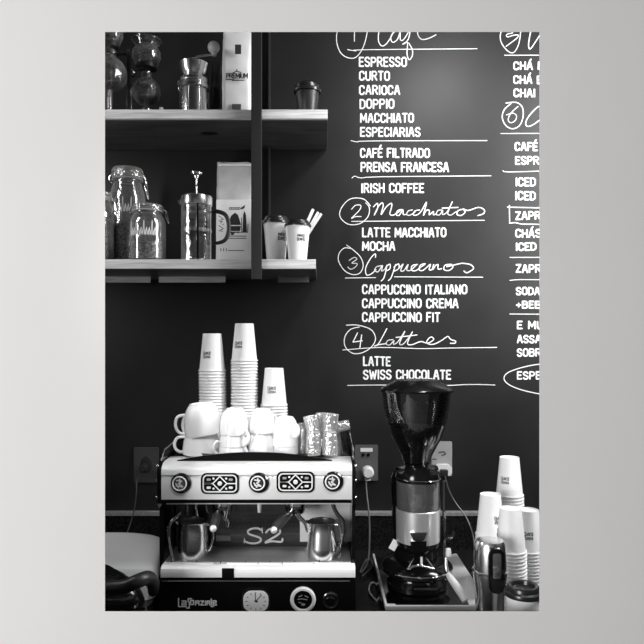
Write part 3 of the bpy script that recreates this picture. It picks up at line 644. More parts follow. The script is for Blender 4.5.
dial(181.2, 483, 10.2, 'knob'); dial(259, 482.5, 10.2, 'knob'); dial(333.3, 481.3, 10.2, 'knob')
def keypad(px, py):
    u = S(1, YM); c = q(px, py)
    k = MB().prism(rrect(38*u, 21*u, 5.5*u, 5, c.x, c.z), -.003, .0005, 'y', .0006).build('button_panel', 'black', em)
    def fn(a, b, l): return Vector((c.x+a*u, -.0033-l*.0001, c.z+b*u))
    rr = rrect(33, 16.5, 4); rr.append(rr[0])
    MB(False).strokes([rr], 1.3, fn).strokes([[(-16,0),(-7,0),(0,7.2),(7,0),(16,0)],[(-7,0),(0,-7.2),(7,0)]], 1.15, fn).strokes([[(x, y), (x+.01, y)] for x in (-6.3, 6.3) for y in (-5, 5)], 2.2, fn).strokes([[(-16, 0), (-8, 0)]], 1, fn).build('panel_outline', 'white', k, recalc=False)
    MB().lathe([(0, -.006), (1.8*u, -.006), (2.2*u, -.005), (2.3*u, -.003)], 18, (c.x, 0, c.z), 'y').build('button', 'white', k)
    for sx in (-1, 1):
        for sy in (-1, 1): MB().prism(rrect(4*u, 2.2*u, .8*u, 3, c.x+sx*11*u, c.z+sy*4*u), -.0048, -.003, 'y').build('button', 'lgrey' if sy > 0 else 'white', k)
keypad(220, 483.3); keypad(295.6, 481.8)
u = S(1, YM)
c = q(256, 600.5)
k = MB().prism(rrect(29*u, 24*u, 9*u, 7, c.x, c.z), -.004, .001, 'y', .0008).build('clock', 'chrome', em)
MB().prism(rrect(25*u, 20.5*u, 8*u, 7, c.x, c.z), -.0052, -.004, 'y').build('clock_face', 'dial', k)
fn = lambda a, b, l: Vector((c.x+a*u, -.0054-l*.0001, c.z+b*u))
MB(False).strokes([[(0,0),(-.6,7.5)],[(0,0),(5.5,6)]], .9, fn).strokes([[(math.cos(a)*8.6,math.sin(a)*7.4),(math.cos(a)*10.2,math.sin(a)*8.8)] for a in [PI*i/6 for i in range(12)]], .7, fn).strokes([[(-.5,.3),(1.2,-.3)]],2,fn).build('clock_hands', 'ink', k, recalc=False)
c2 = q(303, 599.3)
k = MB().lathe([(0, 0), (12.8*u, 0), (12.8*u, -.004), (11.6*u, -.007), (9.6*u, -.007), (9.2*u, -.003), (0, -.003)], 40, (c2.x, 0, c2.z), 'y').build('pressure_gauge', 'white', em)
MB().lathe([(0, -.0034), (9.1*u, -.0034), (9.1*u, -.0031)], 40, (c2.x, 0, c2.z), 'y').build('gauge_face', 'black', k)
fn2 = lambda a, b, l: Vector((c2.x+a*u, -.0037-l*.0001, c2.z+b*u))
MB(False).strokes([[(-5,.5),(-1,1),(4,.2)],[(-4,3),(-1,4.5)],[(2,4),(5,2.5)],[(-4,-2.5),(-2,-3)]], .9, fn2).strokes([[(-.6,-4.6),(1.2,-4.6)]], 2.4, fn2).build('gauge_marks', 'lgrey', k, recalc=False)
c3 = q(330.5, 600)
k = MB().lathe([(0, 0), (8.5*u, 0), (8*u, -.003), (6.4*u, -.005), (5*u, -.005), (4.6*u, -.001), (0, -.001)], 36, (c3.x, 0, c3.z), 'y').build('switch_knob', 'dchrome', em)
MB().lathe([(0, -.012), (4.2*u, -.012), (4.6*u, -.009), (4.6*u, -.001)], 24, (c3.x, 0, c3.z), 'y').build('switch_cap', 'black', k)
# group heads and portafilters
def group(px, ball, start, spout):
    gx = q(px, 505, 1.69).x; gy = 1.69-YM; zg = zf0-.010
    gh = MB().lathe([(0, zg+.008), (.030, zg+.008), (.031, zg-.006), (.026, zg-.012), (.030, zg-.014), (.030, zg-.024), (0, zg-.024)], 32, (gx, gy, 0)).build('group_head', 'chrome', em)
    pf = MB().lathe([(0, zg-.0245), (.027, zg-.0245), (.0275, zg-.036), (.024, zg-.046), (.010, zg-.050), (0, zg-.05)], 32, (gx, gy, 0)).build('portafilter', 'dchrome', em)
    a = q(*start, 1.665); b = q(*ball, 1.535)
    mid = a.lerp(b, .55)+Vector((0, 0, .004))
    MB().tube([a+(a-b)*.0, a.lerp(b, .2)], .0065, 12).build('handle_neck', 'chrome', pf)
    MB().tube([a.lerp(b, .2), mid, b], [.008, .0115, .0125, .0095], 14, 6).build('handle', 'bplast', pf)
    MB().sphere(b+Vector((0, -.004, 0)), .0085, 16).build('handle_cap', 'satin', pf)
    MB().tube([q(*p, 1.66) for p in spout], [.007, .006, .0055, .004], 12, 5).build('spout', 'chrome', pf)
group(222, (213.5, 528), (219, 510), [(226, 511), (225, 517), (227.5, 521), (227, 527)])
group(295, (274, 529.5), (291, 513), [(297, 513), (300, 518), (305, 523), (307.5, 532)])
MB().lathe([(0, zl(503)), (.008, zl(503)), (.0065, zl(509)), (.005, zl(518.5)), (0, zl(518.5))], 16, (q(259.5, 510, 1.66).x, .06, 0)).build('water_spout', 'satin', em)
q6 = lambda px, py, Y=1.645: q(px, py, Y)
MB().tube([q6(333, 503), q6(334, 508), q6(338, 515), q6(342.5, 521), q6(343.5, 533)], .0055, 12, 5).build('steam_wand', 'rubber', em)
MB().tube([q6(343.5, 533), q6(342, 543), q6(339.5, 557)], .0035, 10, 4).build('steam_tip', 'chrome', em)
MB().tube([q6(181, 512, 1.64), q6(176, 517, 1.635), q6(170, 524, 1.63), q6(168.6, 535, 1.63)], .0048, 12, 5).build('steam_wand', 'dchrome', em)
MB().tube([q6(168.6, 535, 1.63), q6(170.5, 548, 1.63), q6(173.5, 560.5, 1.63)], .0032, 10, 4).build('steam_tip', 'chrome', em)
for i in range(5): MB().torus(tuple(q6(168.9, 527+i*2.2, 1.63)), .0045, .0014, 'z', 14, 6).build('grip_ring', 'rubber', em)
MB().tube([q6(196, 501, 1.64), q6(196, 510, 1.64), q6(197.5, 517, 1.65)], .004, 10, 4).build('water_tube', 'chrome', em)
MB().tube([q6(187, 503, 1.7), q6(187, 515, 1.7)], .005, 10).tube([q6(206, 503, 1.70), q6(207, 512, 1.70)], .005).build('pipe', 'dchrome', em)
# oval cup tray on the machine
ty = thing('serving_tray', 'oval black tray on the espresso machine carrying the ceramic cups', 'tray', (X_(259, 1.745), 1.745, zm+.0006))
MB().lathe([(0, 0), (.88, 0), (.97, .004), (1.0, .0135), (.985, .0135), (.94, .006), (0, .003)], 56, sx=.214, sy=.108).build('tray_dish', 'black', ty)
ztray = zm+.0006+.0035
lens = [(.200-.400*i/24, .021*(1-((12-i)/12)**2)+.001) for i in range(25)]
MB().prism([(-.200, -.001)]+[(a, b) for a, b in reversed(lens)]+[(.200, -.001)], -.1135, -.109, 'y').build('front_rim', 'black', ty)

# ---------------------------------------------------------------- ceramic cups, upside down
def ceramic(label, px, Y, ybot, ytop, wpx, ang, tilt=0., group='white ceramic cups piled on the machine', tx=0.):
    """inverted cup: rim at row ybot, foot at row ytop"""
    u = S(1, Y); R = wpx/2*u; H = (ybot-ytop)*u
    z0 = max(Z_(ybot, Y), ztray+.0006)
    H = Z_(ytop, Y)-z0
    c = thing('ceramic_cup', label, 'cup', (X_(px, Y), Y, z0), group)
    w = .0035
    pr_ = [(R-w*.5, 0), (R, .0015), (R*.995, H*.25), (R*.95, H*.52), (R*.82, H*.78), (R*.66, H*.93), (R*.60, H*.96), (R*.58, H), (R*.52, H), (R*.5, H*.965), (0, H*.955), (0, H*.92)]
    pr_ += [(R*.60, H*.90), (R*.80-w, H*.72), (R*.94-w, H*.48), (R-w, H*.2), (R-w, .001)]
    mb = MB().lathe([p for p in pr_ if True], 44); 
    mb.build('cup_body', 'ceram', c)
    hd = MB().tube([(R*.93, 0, H*.12), (R*1.12, 0, H*.10), (R*1.36, 0, H*.22), (R*1.42, 0, H*.45), (R*1.25, 0, H*.66), (R*.86, 0, H*.68)], .0042, 10, 5)
    hd.build('handle', 'ceram', c)
    c.rotation_euler = (tx, tilt, ang)
    return c
Ya = 1.715
ceramic('large white cup at the bottom left of the ceramic pile', 201.5, Ya, 457.5, 428, 37, PI+.25, 0)
ceramic('tilted large white cup topping the left end of the ceramic pile', 204.5, Ya, 434, 402.5, 38, PI+.1, .13)
ceramic('second large white cup handle peeking behind the tilted left one', 207, Ya+.065, 437.5, 405, 34, PI-.15, .10)
ceramic('white cup at the bottom of the second column from the left', 232.5, Ya-.02, 455.5, 434, 27.5, PI+.5, 0)
ceramic('white cup in the middle of the second column from the left', 233.2, Ya-.02, 446, 422, 28, -.6, 0)
ceramic('white cup at the top of the second column, handle to the right', 234, Ya-.02, 434, 408.5, 29, -.9, .05)
ceramic('lower white cup of the third column from the left', 261, Ya-.005, 455, 428, 27, PI+.7, 0)
ceramic('upper white cup of the third column from the left', 262, Ya-.005, 432.5, 408.5, 26.5, .8, .02)
ceramic('lowest white cup beside the clear glasses', 286, Ya-.01, 455, 434, 25, PI, 0)
ceramic('middle white cup beside the clear glasses', 285.6, Ya-.01, 446, 424, 25.5, PI-.4, 0)
ceramic('upper white cup beside the clear glasses', 285.5, Ya-.01, 437, 416.5, 25, PI+2.4, .04)
# ---------------------------------------------------------------- clear glasses
def tumbler(label, px, Y, ybot, ytop, wpx, tilt=0., inv=True, ty=0.):
    u = S(1, Y); R = wpx/2*u; H = (ybot-ytop)*u
    pr_ = [(R*.95, 0), (R, .001), (R*.99, H*.3), (R*.93, H*.8), (R*.86, H), (0, H*.99), (0, H*.85), (R*.78, H*.84), (R*.86, H*.6), (R*.92, H*.2), (R*.93, 0)]
    if not inv: pr_ = [(r, H-z) for r, z in pr_]
    mb = MB().lathe(pr_, 14); mb.torus((0, 0, 0 if inv else H), R*.97, .0012)
    o_ = mb.build('glass_tumbler', 'cup_glass', loc=(X_(px, Y), Y, Z_(ybot, Y))); o_.rotation_euler = (ty, tilt, 0)
    tag(o_, label, 'glass', 'clear glasses beside the ceramic cups')
tumbler('low clear glass touching the white ceramic cups', 303, 1.72, 453.5, 423, 10)
tumbler('front clear glass below the tilted open rim', 313.5, 1.675, 454, 432, 15.5)
tumbler('tilted clear glass with open oval rim at the top left', 314, 1.70, 433, 416, 16, -.18, False, -.2)
tumbler('front right clear glass standing on the tray', 330, 1.675, 454, 432, 15)
tumbler('upper clear glass in the middle of the glass pile', 329, 1.70, 433, 414, 15, .12, False)
tumbler('rearmost clear glass behind the middle of the pile', 322, 1.78, 447, 413, 14, 0)
tumbler('clear glass lying sideways at the top right of the pile', 336, 1.72, 427.5, 413.5, 11, 1.35, True)
tumbler('small clear glass hanging at the right side of the pile', 337.5, 1.735, 455, 430, 11, -.12)

# ---------------------------------------------------------------- pitchers on the drip tray
zdt = zt+zd+.0015
def pitcher(label, px, Y, hw0, hw1, ytop, m, hd, rim='chrome'):
    u = S(1, Y); H = Z_(ytop, Y)-zdt
    p = thing('milk_pitcher', label, 'milk pitcher', (X_(px, Y), Y, zdt))
    R0, R1 = hw0*u, hw1*u
    MB().lathe([(0, 0), (R0*.94, 0), (R0, .004), (R0*.99, H*.3), (R1, H*.72), (R1*.97, H*.97), (R1*1.0, H), (R1*.94, H), (R1*.93, H*.95), (R0*.9, .006), (0, .006)], 44).build('pitcher_body', m, p)
    mb = MB().torus((0, 0, H), R1*.99, .0018)
    mb.prism([(-R1*.9, H*.9), (-R1*1.28, H*1.01), (-R1*.9, H*1.0)] if hd > 0 else [(R1*.9, H*.9), (R1*1.15, H*1.01), (R1*.9, H*1.0)], -.007, .007, 'y'); mb.build('rim', rim, p)
    s_ = 1 if hd > 0 else -1
    MB().tube([(s_*R1*.95, -.006, H*.92), (s_*(R1+.012), -.010, H*.90), (s_*(R1+.016), -.012, H*.6), (s_*(R1+.008), -.008, H*.25), (s_*R0*.97, -.005, H*.14)], .0028, 10, 5).build('handle', 'chrome', p)
    return p
pitcher('polished steel milk pitcher under the left group of the machine', 193, 1.665, 15, 14.8, 521, 'brushed', 1)
pitcher('dark brushed steel milk pitcher at the right end of the drip tray', 322, 1.665, 15.2, 13.0, 521, 'brushed', 1, 'bplast')

# ---------------------------------------------------------------- grinder tray and grinder
tx0, tx1, ty0, ty1, tz = .159, .423, 1.588, 1.99, ZC-.655
tr_ = thing('knock_tray', 'low steel tray box under the coffee grinder with bright front edge', 'tray', ((tx0+tx1)/2, ty0, zt+.0005))
hw = (tx1-tx0)/2; hh = tz-zt
MB().box(-hw, hw, 0, ty1-ty0, 0, hh-.010, .002).build('tray_base', 'dchrome', tr_)
MB().box(-hw, hw, 0, .008, hh-.0095, hh+.002, .001).build('front_lip', 'satin', tr_)
MB().box(-hw, -hw+.006, .0085, ty1-ty0, hh-.0095, hh+.002, .001).build('side_lip', 'satin', tr_)
MB().prism([(hw-.045, hh-.0095), (hw-.040, hh-.007), (hw-.006, hh+.002), (hw, hh+.002), (hw, hh-.0095)], .0085, ty1-ty0, 'y').build('side_lip', 'satin', tr_)
MB().box(-hw+.008, -hw+.028, .012, .030, hh-.0095, hh-.004).build('corner_plate', 'satin', tr_)
gx, gy = X_(417.5, 1.74), 1.755; gz = tz-.0095+.0005
gr = thing('coffee_grinder', 'black coffee grinder with smoked bean hopper beside the espresso machine', 'coffee grinder', (gx, gy, gz))
def gq(px, py, Y): return P(px, py, Y)-Vector(gr.location)
def gzl(py, Y=1.755): return Z_(py, Y)-gz
u = S(1, gy)
# base
MB().lathe([(0, 0), (.078, 0), (.082, .004), (.082, .018), (.074, .026), (.072, .034), (.09, .040), (.096, .046), (.097, .060), (.088, .070), (.062, .078), (0, .08)], 48, (0, 0, 0)).build('base', 'black', gr)
MB().torus((0, 0, .056), .0968, .002, seg=48).build('base_trim', 'chrome', gr)
MB().box(-.022, .040, -.0985, -.088, .024, .032, .002).build('base_plate', 'dchrome', gr)
# body column
zb_ = gzl(475); 
MB().lathe([(0, .074), (.060, .074), (.058, .12), (.066, .16), (.069, zb_-.04), (.069, zb_-.01), (.064, zb_+.006), (.045, zb_+.014), (0, zb_+.014)], 44, (0, .012, 0)).build('body', 'black', gr)
MB().lathe([(.0, zb_+.0145), (.050, zb_+.0145), (.060, zb_+.018), (.058, zb_+.024), (.040, zb_+.027), (.034, gzl(464)), (.0, gzl(464))], 44, (0, .0, 0)).build('collar', 'dchrome', gr)
MB().box(S(24, gy), S(27, gy), -.03, -.022, .07, zb_-.01, .001).build('side_trim', 'dchrome', gr)
MB().prism([(S(25, gy), gzl(534)), (S(31, gy), gzl(530)), (S(34, gy), gzl(526)), (S(34, gy), gzl(531)), (S(27, gy), gzl(537))], -.05, -.035, 'y').build('lever', 'dchrome', gr)
# doser in front
yd = 1.690; dx = gq(418, 500, yd).x; dy = yd-gy; ud = S(1, yd); zq = lambda py: Z_(py, yd-.055)-gz
MB().lathe([(21*ud, zq(514)), (21.4*ud, zq(484)), (20.6*ud, zq(484)), (20.2*ud, zq(514))], 44, (dx, dy, 0)).build('doser_window', 'doser', gr)
MB().lathe([(0, zq(484.5)), (21.8*ud, zq(484.5)), (22.6*ud, zq(481)), (21*ud, zq(476)), (12*ud, zq(473)), (0, zq(472.5))], 44, (dx, dy, 0)).build('doser_lid', 'black', gr)
MB().torus((dx, dy, zq(481.5)), 22.6*ud, .0014, seg=44).build('lid_trim', 'chrome', gr)
MB().lathe([(21.5*ud, zq(513)), (22*ud, zq(513.6)), (21.6*ud, zq(546)), (20.8*ud, zq(546.5)), (20.5*ud, zq(513.6)), (21.5*ud, zq(513))], 44, (dx, dy, 0)).build('doser_band', 'bandm', gr)
MB().lathe([(0, zq(547)), (21.4*ud, zq(547)), (21.4*ud, zq(550)), (16*ud, zq(556)), (8*ud, zq(560)), (0, zq(560))], 44, (dx, dy, 0)).build('doser_base', 'black', gr)
MB().lathe([(0, zq(546)), (4*ud, zq(546)), (4*ud, zq(500)), (0, zq(498))], 12, (dx, dy, 0)).build('doser_spindle', 'satin', gr)
yf_ = yd-.062
b_ = MB(False).prism([(gq(410, 534, yf_).x, gq(410, 532.5, yf_).z), (gq(427, 534, yf_).x, gq(427, 532.5, yf_).z), (gq(424, 540, yf_).x, gq(424, 540, yf_).z), (gq(418.5, 541, yf_).x, gq(418.5, 541.5, yf_).z), (gq(413, 540, yf_).x, gq(413, 540, yf_).z)], yf_-gy-.003, yf_-gy+.012, 'y').build('outlet_shield', 'dchrome', gr)
MB().prism([(gq(410.5, 541, yf_).x, gq(410, 541.5, yf_).z), (gq(426.5, 541, yf_).x, gq(427, 541.5, yf_).z), (gq(426, 551, yf_).x, gq(426, 551, yf_).z), (gq(411.5, 551, yf_).x, gq(411, 551, yf_).z)], yf_-gy-.001, yf_-gy+.012, 'y', .001).build('outlet_chute', 'black', gr)
yk = 1.625
MB().tube([gq(407, 569.5, yk), gq(413, 566.5, yk), gq(418.5, 565.5, yk), gq(425, 567, yk), gq(434, 569, yk)], .003, 10, 5).tube([gq(413.5, 558, yk+.02), gq(407, 569.5, yk)], .0016, 6).tube([gq(426, 558, yk+.02), gq(434, 569, yk)], .0016, 6).build('portafilter_fork', 'chrome', gr)
MB().tube([gq(421.5, 557, yk+.01), gq(421.5, 565, yk+.01)], .003, 8).build('tamp_pin', 'satin', gr)
# hopper
yc = gy; hz = lambda py: Z_(py, yc)-gz
hop = [(12.6, 464), (13.5, 460), (16.5, 452.7), (20, 446), (24.8, 437), (30, 421.6), (33.4, 406), (35.2, 391)]
hp = [(r*u, hz(y)) for r, y in hop]; inn = [(r-.002, z) for r, z in reversed(hp)]
MB().lathe(hp+inn, 56).build('hopper', 'smoke', gr)['label'] = 'smoked translucent bean hopper'
MB().lathe([(35.8*u, hz(391.5)), (36*u, hz(389.5)), (33*u, hz(386.5)), (24*u, hz(382.5)), (21*u, hz(380)), (19*u, hz(379.4)), (0, hz(379.2)), (0, hz(381)), (33*u, hz(389)), (34.5*u, hz(391.5))], 56).build('hopper_lid', 'black', gr)
MB().box(gq(388,437,1.75).x*0+S(1.5,gy), S(22,gy), .030, .034, hz(462), hz(463)+.006).build('hopper_slide', 'chrome', gr)
rnd = random.Random(5)
mb = MB().lathe([(0, hz(463))]+[((r-1.8)*u, hz(y)) for r, y in ((13.5, 461), (16.5, 452.7), (20, 446), (24.8, 437), (28.5, 427))]+[(0, hz(424.5))], 40)
def rad(z):
    pts = hp
    for (r0, z0), (r1, z1_) in zip(pts, pts[1:]):
        if z0 <= z <= z1_: return r0+(r1-r0)*(z-z0)/(z1_-z0)
    return hp[-1][0]
for i in range(520):
    z = hz(461)+(hz(425)-hz(461))*rnd.random()**.7; a = rnd.uniform(PI, 2*PI); r = rad(z)-.0065
    mb.sphere((r*math.cos(a), r*math.sin(a), z), .0045, 8, .62, Matrix.Rotation(rnd.uniform(0, 3), 3, 'X') @ Matrix.Rotation(rnd.uniform(0, 3), 3, 'Y'))
c = mb.build('coffee_beans', 'bean', loc=gr.location); tag(c, 'dark roasted coffee beans inside the grinder hopper', 'coffee beans', kind='stuff')
# tools on the tray
t = thing('brush', 'pale handled brush leaning at the right of the grinder base', 'brush', P(465.5, 601, 1.60))
tt = Vector(t.location)
MB().tube([P(465.5, 601, 1.605)-tt, P(459, 590, 1.625)-tt, P(452, 580, 1.65)-tt, P(448, 574, 1.665)-tt], [.009, .0108, .0098, .007], 14, 5).build('handle', 'ball', t)
MB().tube([P(448, 574, 1.665)-tt, P(446, 566, 1.67)-tt, P(446, 558, 1.675)-tt], [.006, .005, .004], 10, 3).build('shaft', 'chrome', t)
t = MB(False).box(-.009, .009, -.002, .002, -.014, .014, .001).build('paper_tag', 'paper', loc=P(394, 545, 1.69)); t.rotation_euler = (0, .5, 0); tag(t, 'small white crumpled tag stuck on the left side of the grinder', 'tag')
t = MB().lathe([(0, 0), (.007, 0), (.008, .008), (.006, .02), (0, .022)], 14).build('white_knob', 'white', loc=P(448.5, 556, 1.70)); tag(t, 'small white knob on the right side of the grinder base', 'knob')

# ---------------------------------------------------------------- steel thermos jug
Yt = 1.575; ut = S(1, Yt); th = thing('thermos_jug', 'tall steel vacuum jug with black handle in front of the cup stacks', 'jug', (X_(490, Yt), Yt, zt+.0005))
tz_ = lambda py: Z_(py, Yt)-zt-.0005
MB().lathe([(0, 0), (14*ut, 0), (14.5*ut, .004), (14.5*ut, tz_(595)), (17*ut, tz_(575)), (17*ut, tz_(571)), (0, tz_(570))], 44).build('jug_body', 'brushed', th)
MB().torus((0, 0, tz_(570)), 17*ut, .0022, seg=44).build('band', 'chrome', th)
MB().lathe([(0, tz_(569.5)), (16.3*ut, tz_(569.5)), (15.8*ut, tz_(552)), (14.5*ut, tz_(543)), (13*ut, tz_(540)), (0, tz_(539))], 44).build('jug_lid', 'brushed', th)
yh = -.052
MB().prism(rrect(15*ut, 43*ut, 7*ut, 6, .4*ut, (tz_(541)+tz_(585))/2), yh-.008, yh+.002, 'y', .002).build('handle', 'black', th)['label'] = 'black handle facing the camera'
MB().prism(rrect(8*ut, 24*ut, 2*ut, 4, .2*ut, (tz_(545)+tz_(570))/2), yh-.0105, yh-.0078, 'y', .001).build('handle_plate', 'brushed', th)
MB().box(-.012, .012, yh+.002, -.035, tz_(548), tz_(543)).build('hinge', 'black', th)
MB().box(-.010, .010, yh+.002, -.030, tz_(583), tz_(578)).build('lower_mount', 'black', th)

# ---------------------------------------------------------------- appliance at the left edge
ap = thing('contact_grill', 'pale domed countertop grill with thick black handle at the bottom left', 'kitchen appliance', (-.60, 1.72, zt+.0005))
ox = Vector(ap.location)
xr_ = -.424-ox.x
def sup(w0, w1, d0, d1, z, n=48, e=.26):
    cx, cy = (w0+w1)/2, (d0+d1)/2; out = []
    for i in range(n):
        a = 2*PI*i/n; c_, s_ = math.cos(a), math.sin(a)
        out.append((cx+(w1-w0)/2*math.copysign(abs(c_)**e, c_), cy+(d1-d0)/2*math.copysign(abs(s_)**e, s_), z))
    return out
zt_ = -.557-TABLE
def foot(xr, yf, yb, z, rx=.15, ry=.16, rf=.03):
    xl = xr-.44; pts = []
    def corner(cx, cy, ax, ay, a0, n=9):
        for i in range(n+1):
            a = math.radians(a0+90*i/n); pts.append((cx+ax*math.cos(a), cy+ay*math.sin(a), z))
    corner(xr-rx, yb-ry, rx, ry, 0); corner(xl+rx, yb-ry, rx, ry, 90); corner(xl+rf, yf+rf, rf, rf, 180); corner(xr-rf, yf+rf, rf, rf, 270)
    return pts
MB().loft([foot(xr_-.006, -.16, .195, .004), foot(xr_-.004, -.165, .20, .055)]).build('grill_base', 'black', ap)
MB().loft([foot(xr_-.004, -.12, .205, .056), foot(xr_, -.12, .21, .075), foot(xr_-.001, -.118, .208, zt_-.024), foot(xr_-.010, -.11, .198, zt_-.010), foot(xr_-.028, -.09, .18, zt_-.003), foot(xr_-.07, -.06, .14, zt_, .12, .10)]).build('grill_cover', 'enamel', ap)['label'] = 'pale domed cover'
MB().lathe([(math.sin(PI*i/20)**.8 if i else 0, -math.cos(PI*i/20)) for i in range(10, 21)][:-1]+[(0, 1)], 40).bm.free()
cw = MB().lathe([((math.cos(PI*i/20))**.7 if i < 10 else 0, math.sin(PI*i/20)) for i in range(11)], 40, sx=.185, sy=.10)
for v in cw.bm.verts: v.co = Vector((v.co.x-.03, v.co.y-.105, v.co.z*.098+.045))
cw.build('black_cowl', 'black', ap)
a_ = lambda px, py, Y=1.475: P(px, py, Y)-ox
MB().tube([a_(92, 588), a_(110, 588), a_(126, 586), a_(138, 581), a_(148, 578, 1.50), a_(153, 584, 1.53), a_(153, 592, 1.56)], [.015, .016, .0165, .0165, .017, .016, .012], 18, 6).build('handle', 'bplast', ap)['label'] = 'thick black handle'
MB().tube([a_(92, 601, 1.5), a_(118, 601, 1.5), a_(134, 598, 1.51)], .005, 10, 4).build('front_trim', 'dchrome', ap)
MB(False).box(a_(120, 561, 1.62).x, a_(120, 561, 1.62).x, 0, 0, 0, 0) if False else None

# ---------------------------------------------------------------- sockets, plugs and cords
def socket(label, x0, x1, y0, y1, m, dark='bplast', tagr=False):
    a, b = P(x0, y1, YB-.006), P(x1, y0, YB-.006); c = (a+b)/2
    s = thing('wall_socket', label, 'wall socket', (c.x, YB-.0005, c.z))
    w, h = (b.x-a.x)/2, (b.z-a.z)/2
    MB().prism(rrect(2*w, 2*h, .004, 3), -.007, 0, 'y', .001).build('cover_plate', m, s)
    return s, w, h
s, w, h = socket('dim grey wall socket left of the espresso machine', 134, 158.5, 447.5, 482.5, 'dgrey')
MB().lathe([(0, -.0085), (.018, -.0085), (.021, -.0072), (.021, -.0071)], 28, (.0, 0, .002), 'y', sy=1.4).build('socket_insert', 'bplast', s)
for x in (-.006, .007): MB().lathe([(0, -.0095), (.0022, -.0095), (.0022, -.0086)], 10, (x, 0, -.018), 'y').build('contact', 'chrome', s)
s, w, h = socket('grey wall socket holding a white plug beside the machine', 355, 378, 445, 480.5, 'grey')
MB(False).box(-.021, .021, -.0085, -.0072, h-.023, h-.010).build('label_strip', 'white', s)
for x in (-.012, .006): MB().lathe([(0, -.0095), (.006, -.0095), (.006, -.0072)], 14, (x, 0, h-.034), 'y').build('socket_hole', 'black', s)
s, w, h = socket('pale grey wall socket behind the coffee grinder', 431.5, 452, 441.5, 476, 'lgrey')
MB(False).strokes([[(-.01,.022),(.006,.024),(.012,.016),(0,.012)]], .004, lambda a, b, l: Vector((a, -.0074-l*.0001, b)), 4).build('socket_mark', 'ink', s, recalc=False)
def plug(label, px, py, r, m, cord_pts, cord_label, cr=.0022, cm='rubber', cl=None):
    Y = YB-.010; c = P(px, py, Y)
    p = thing('power_plug', label, 'plug', (c.x, Y, c.z))
    MB().lathe([(0, -.032), (r*.7, -.032), (r*.95, -.026), (r, -.018), (r*1.0, 0), (0, 0)], 28, (0, 0, 0), 'y').build('plug_body', m, p)
    MB().loft([[(x*r*.8, -.012+y*.008, z) for x, y in ((-1,-1),(1,-1),(1,1),(-1,1))] for z in (-.0*r,)]+[[(x*r*.45, -.012+y*.006, -r*1.35) for x, y in ((-1,-1),(1,-1),(1,1),(-1,1))]]).build('cord_grip', m, p)
    return p
pl2 = plug('white round plug in the grey socket beside the machine', 367.5, 471.5, .021, 'white', None, None)
p = MB().prism(rrect(S(16.5, 2.18), S(11, 2.18), .014, 5), -.026, 0, 'y', .003).build('power_plug', 'white', loc=P(442.3, 469, YB-.009)); tag(p, 'white oval plug adapter in the pale socket behind the grinder', 'plug')
p2 = MB().box(-.012, .012, -.020, -.0, -.012, .010, .002).build('power_plug', 'bplast', loc=P(443.5, 472, YB-.036)); tag(p2, 'small black plug pushed into the white adapter behind the grinder', 'plug')
def cord(label, pts, r, m, parent=None):
    pts = [P(*p) for p in pts]; b = pts[0].copy()
    
    if parent:
        o_ = MB().tube([p-Vector(parent.location) for p in pts], r, 8, 6).build('cord', m, parent); o_['label'] = label
    else:
        o_ = MB().tube([p-b for p in pts], r, 8, 6).build('loose_cable', m, loc=b); tag(o_, label, 'cable')
M['cordg'] = mat('grey_cord', .09, .35); 
pl1 = plug('black plug in the dim socket left of the machine', 145, 467, .013, 'bplast', None, None)
cord('thin grey cord', [(143, 470, 2.165)]+[(137, 481, 2.175), (136.5, 492, 2.16), (134.5, 508, 2.15), (131, 522, 2.14), (126, 536, 2.12), (124, 543, 2.08)], .0022, 'cordg', pl1)
cord('dark cord', [(365.8, 481, 2.178), (366.8, 495, 2.15), (369, 515, 2.12), (369.6, 535, 2.09), (368.6, 556, 2.0), (366, 566, 1.97), (361, 573, 1.94)], .003, 'cordg', pl2)
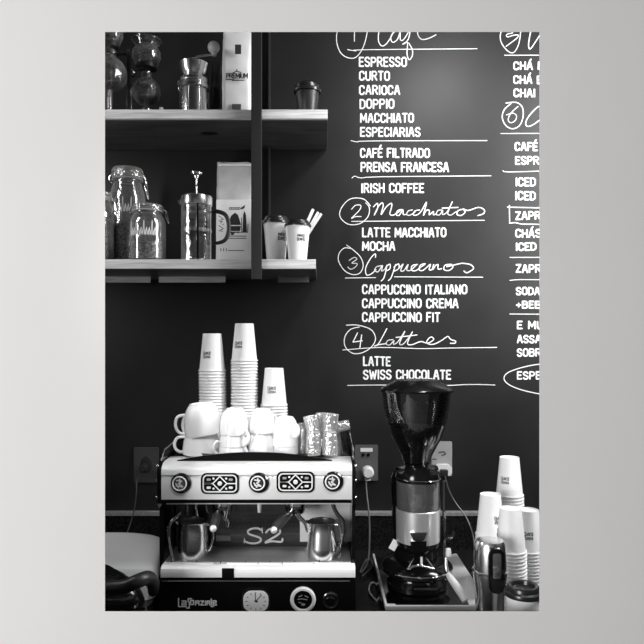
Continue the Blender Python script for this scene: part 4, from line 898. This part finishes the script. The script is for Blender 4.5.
cord('curving grey cord', [(445, 476, 2.145), (448, 488, 2.14), (455, 502, 2.13), (464, 514, 2.11), (470, 526, 2.09), (474, 541, 2.07), (474, 558, 2.03)], .0024, 'cordg', p2)
cord('loose loop of cord on the counter beside the machine', [(360, 572, 1.92), (366, 560, 2.03), (371, 560, 2.05), (372, 566, 1.98), (367, 572, 1.93), (362, 576, 1.90)], .0022, 'cordg')
cord('small pale loop of cord lying in front of the tray corner', [(377, 601, 1.73), (369.5, 592, 1.78), (370, 584.5, 1.83), (374, 582.5, 1.86), (379, 588, 1.82), (380.3, 594, 1.79), (377.5, 600, 1.745)], .0022, 'white')
cord('thin dark cord running between grinder tray and steel jug', [(458, 586, 1.85), (465, 580, 1.86), (473, 572, 1.86)], .002, 'cordg')

# ---------------------------------------------------------------- light
def area(name, loc, target, sx, sy, e, spread=180):
    l = bpy.data.lights.new(name, 'AREA'); l.shape = 'RECTANGLE'; l.size = sx; l.size_y = sy; l.energy = e; l.spread = math.radians(spread)
    o_ = bpy.data.objects.new(name, l); C.objects.link(o_); o_.location = loc
    d = Vector(target)-Vector(loc); o_.rotation_euler = d.to_track_quat('-Z', 'Y').to_euler(); return o_
w = bpy.data.worlds.new('world'); sc.world = w; w.use_nodes = True
w.node_tree.nodes['Background'].inputs[0].default_value = (1, 1, 1, 1); w.node_tree.nodes['Background'].inputs[1].default_value = .12
area('left_fill', (-2.9, -2.2, 1.85), (.1, YP, 1.6), 1.4, 1.8, 182)             # unseen area light raking over the pale wall from the left
area('hidden_strip_right', (1.25, 1.50, 2.25), (-.1, 1.95, 1.75), .20, 1.1, 30)        # unseen strip added beside the opening to rake the fronts and streak metal
area('hidden_strip_left', (-1.25, 1.46, 2.1), (-.3, 1.9, 1.8), .08, .9, 5)  # unseen strip added for rim reflections on the glass
area('bar_spot', (.49, 1.55, 2.75), (.2, 2.1, 1.8), .25, .12, 5.8)                  # lamp above the menu
area('opening_fill', (-.14, .76, 2.46), (-.26, 1.85, 1.28), .26, .20, .36, 34)      # unseen narrow fills added to light the bar through the opening
area('opening_fill', (.20, .76, 2.36), (-.08, 1.8, 1.22), .26, .20, .24, 34)
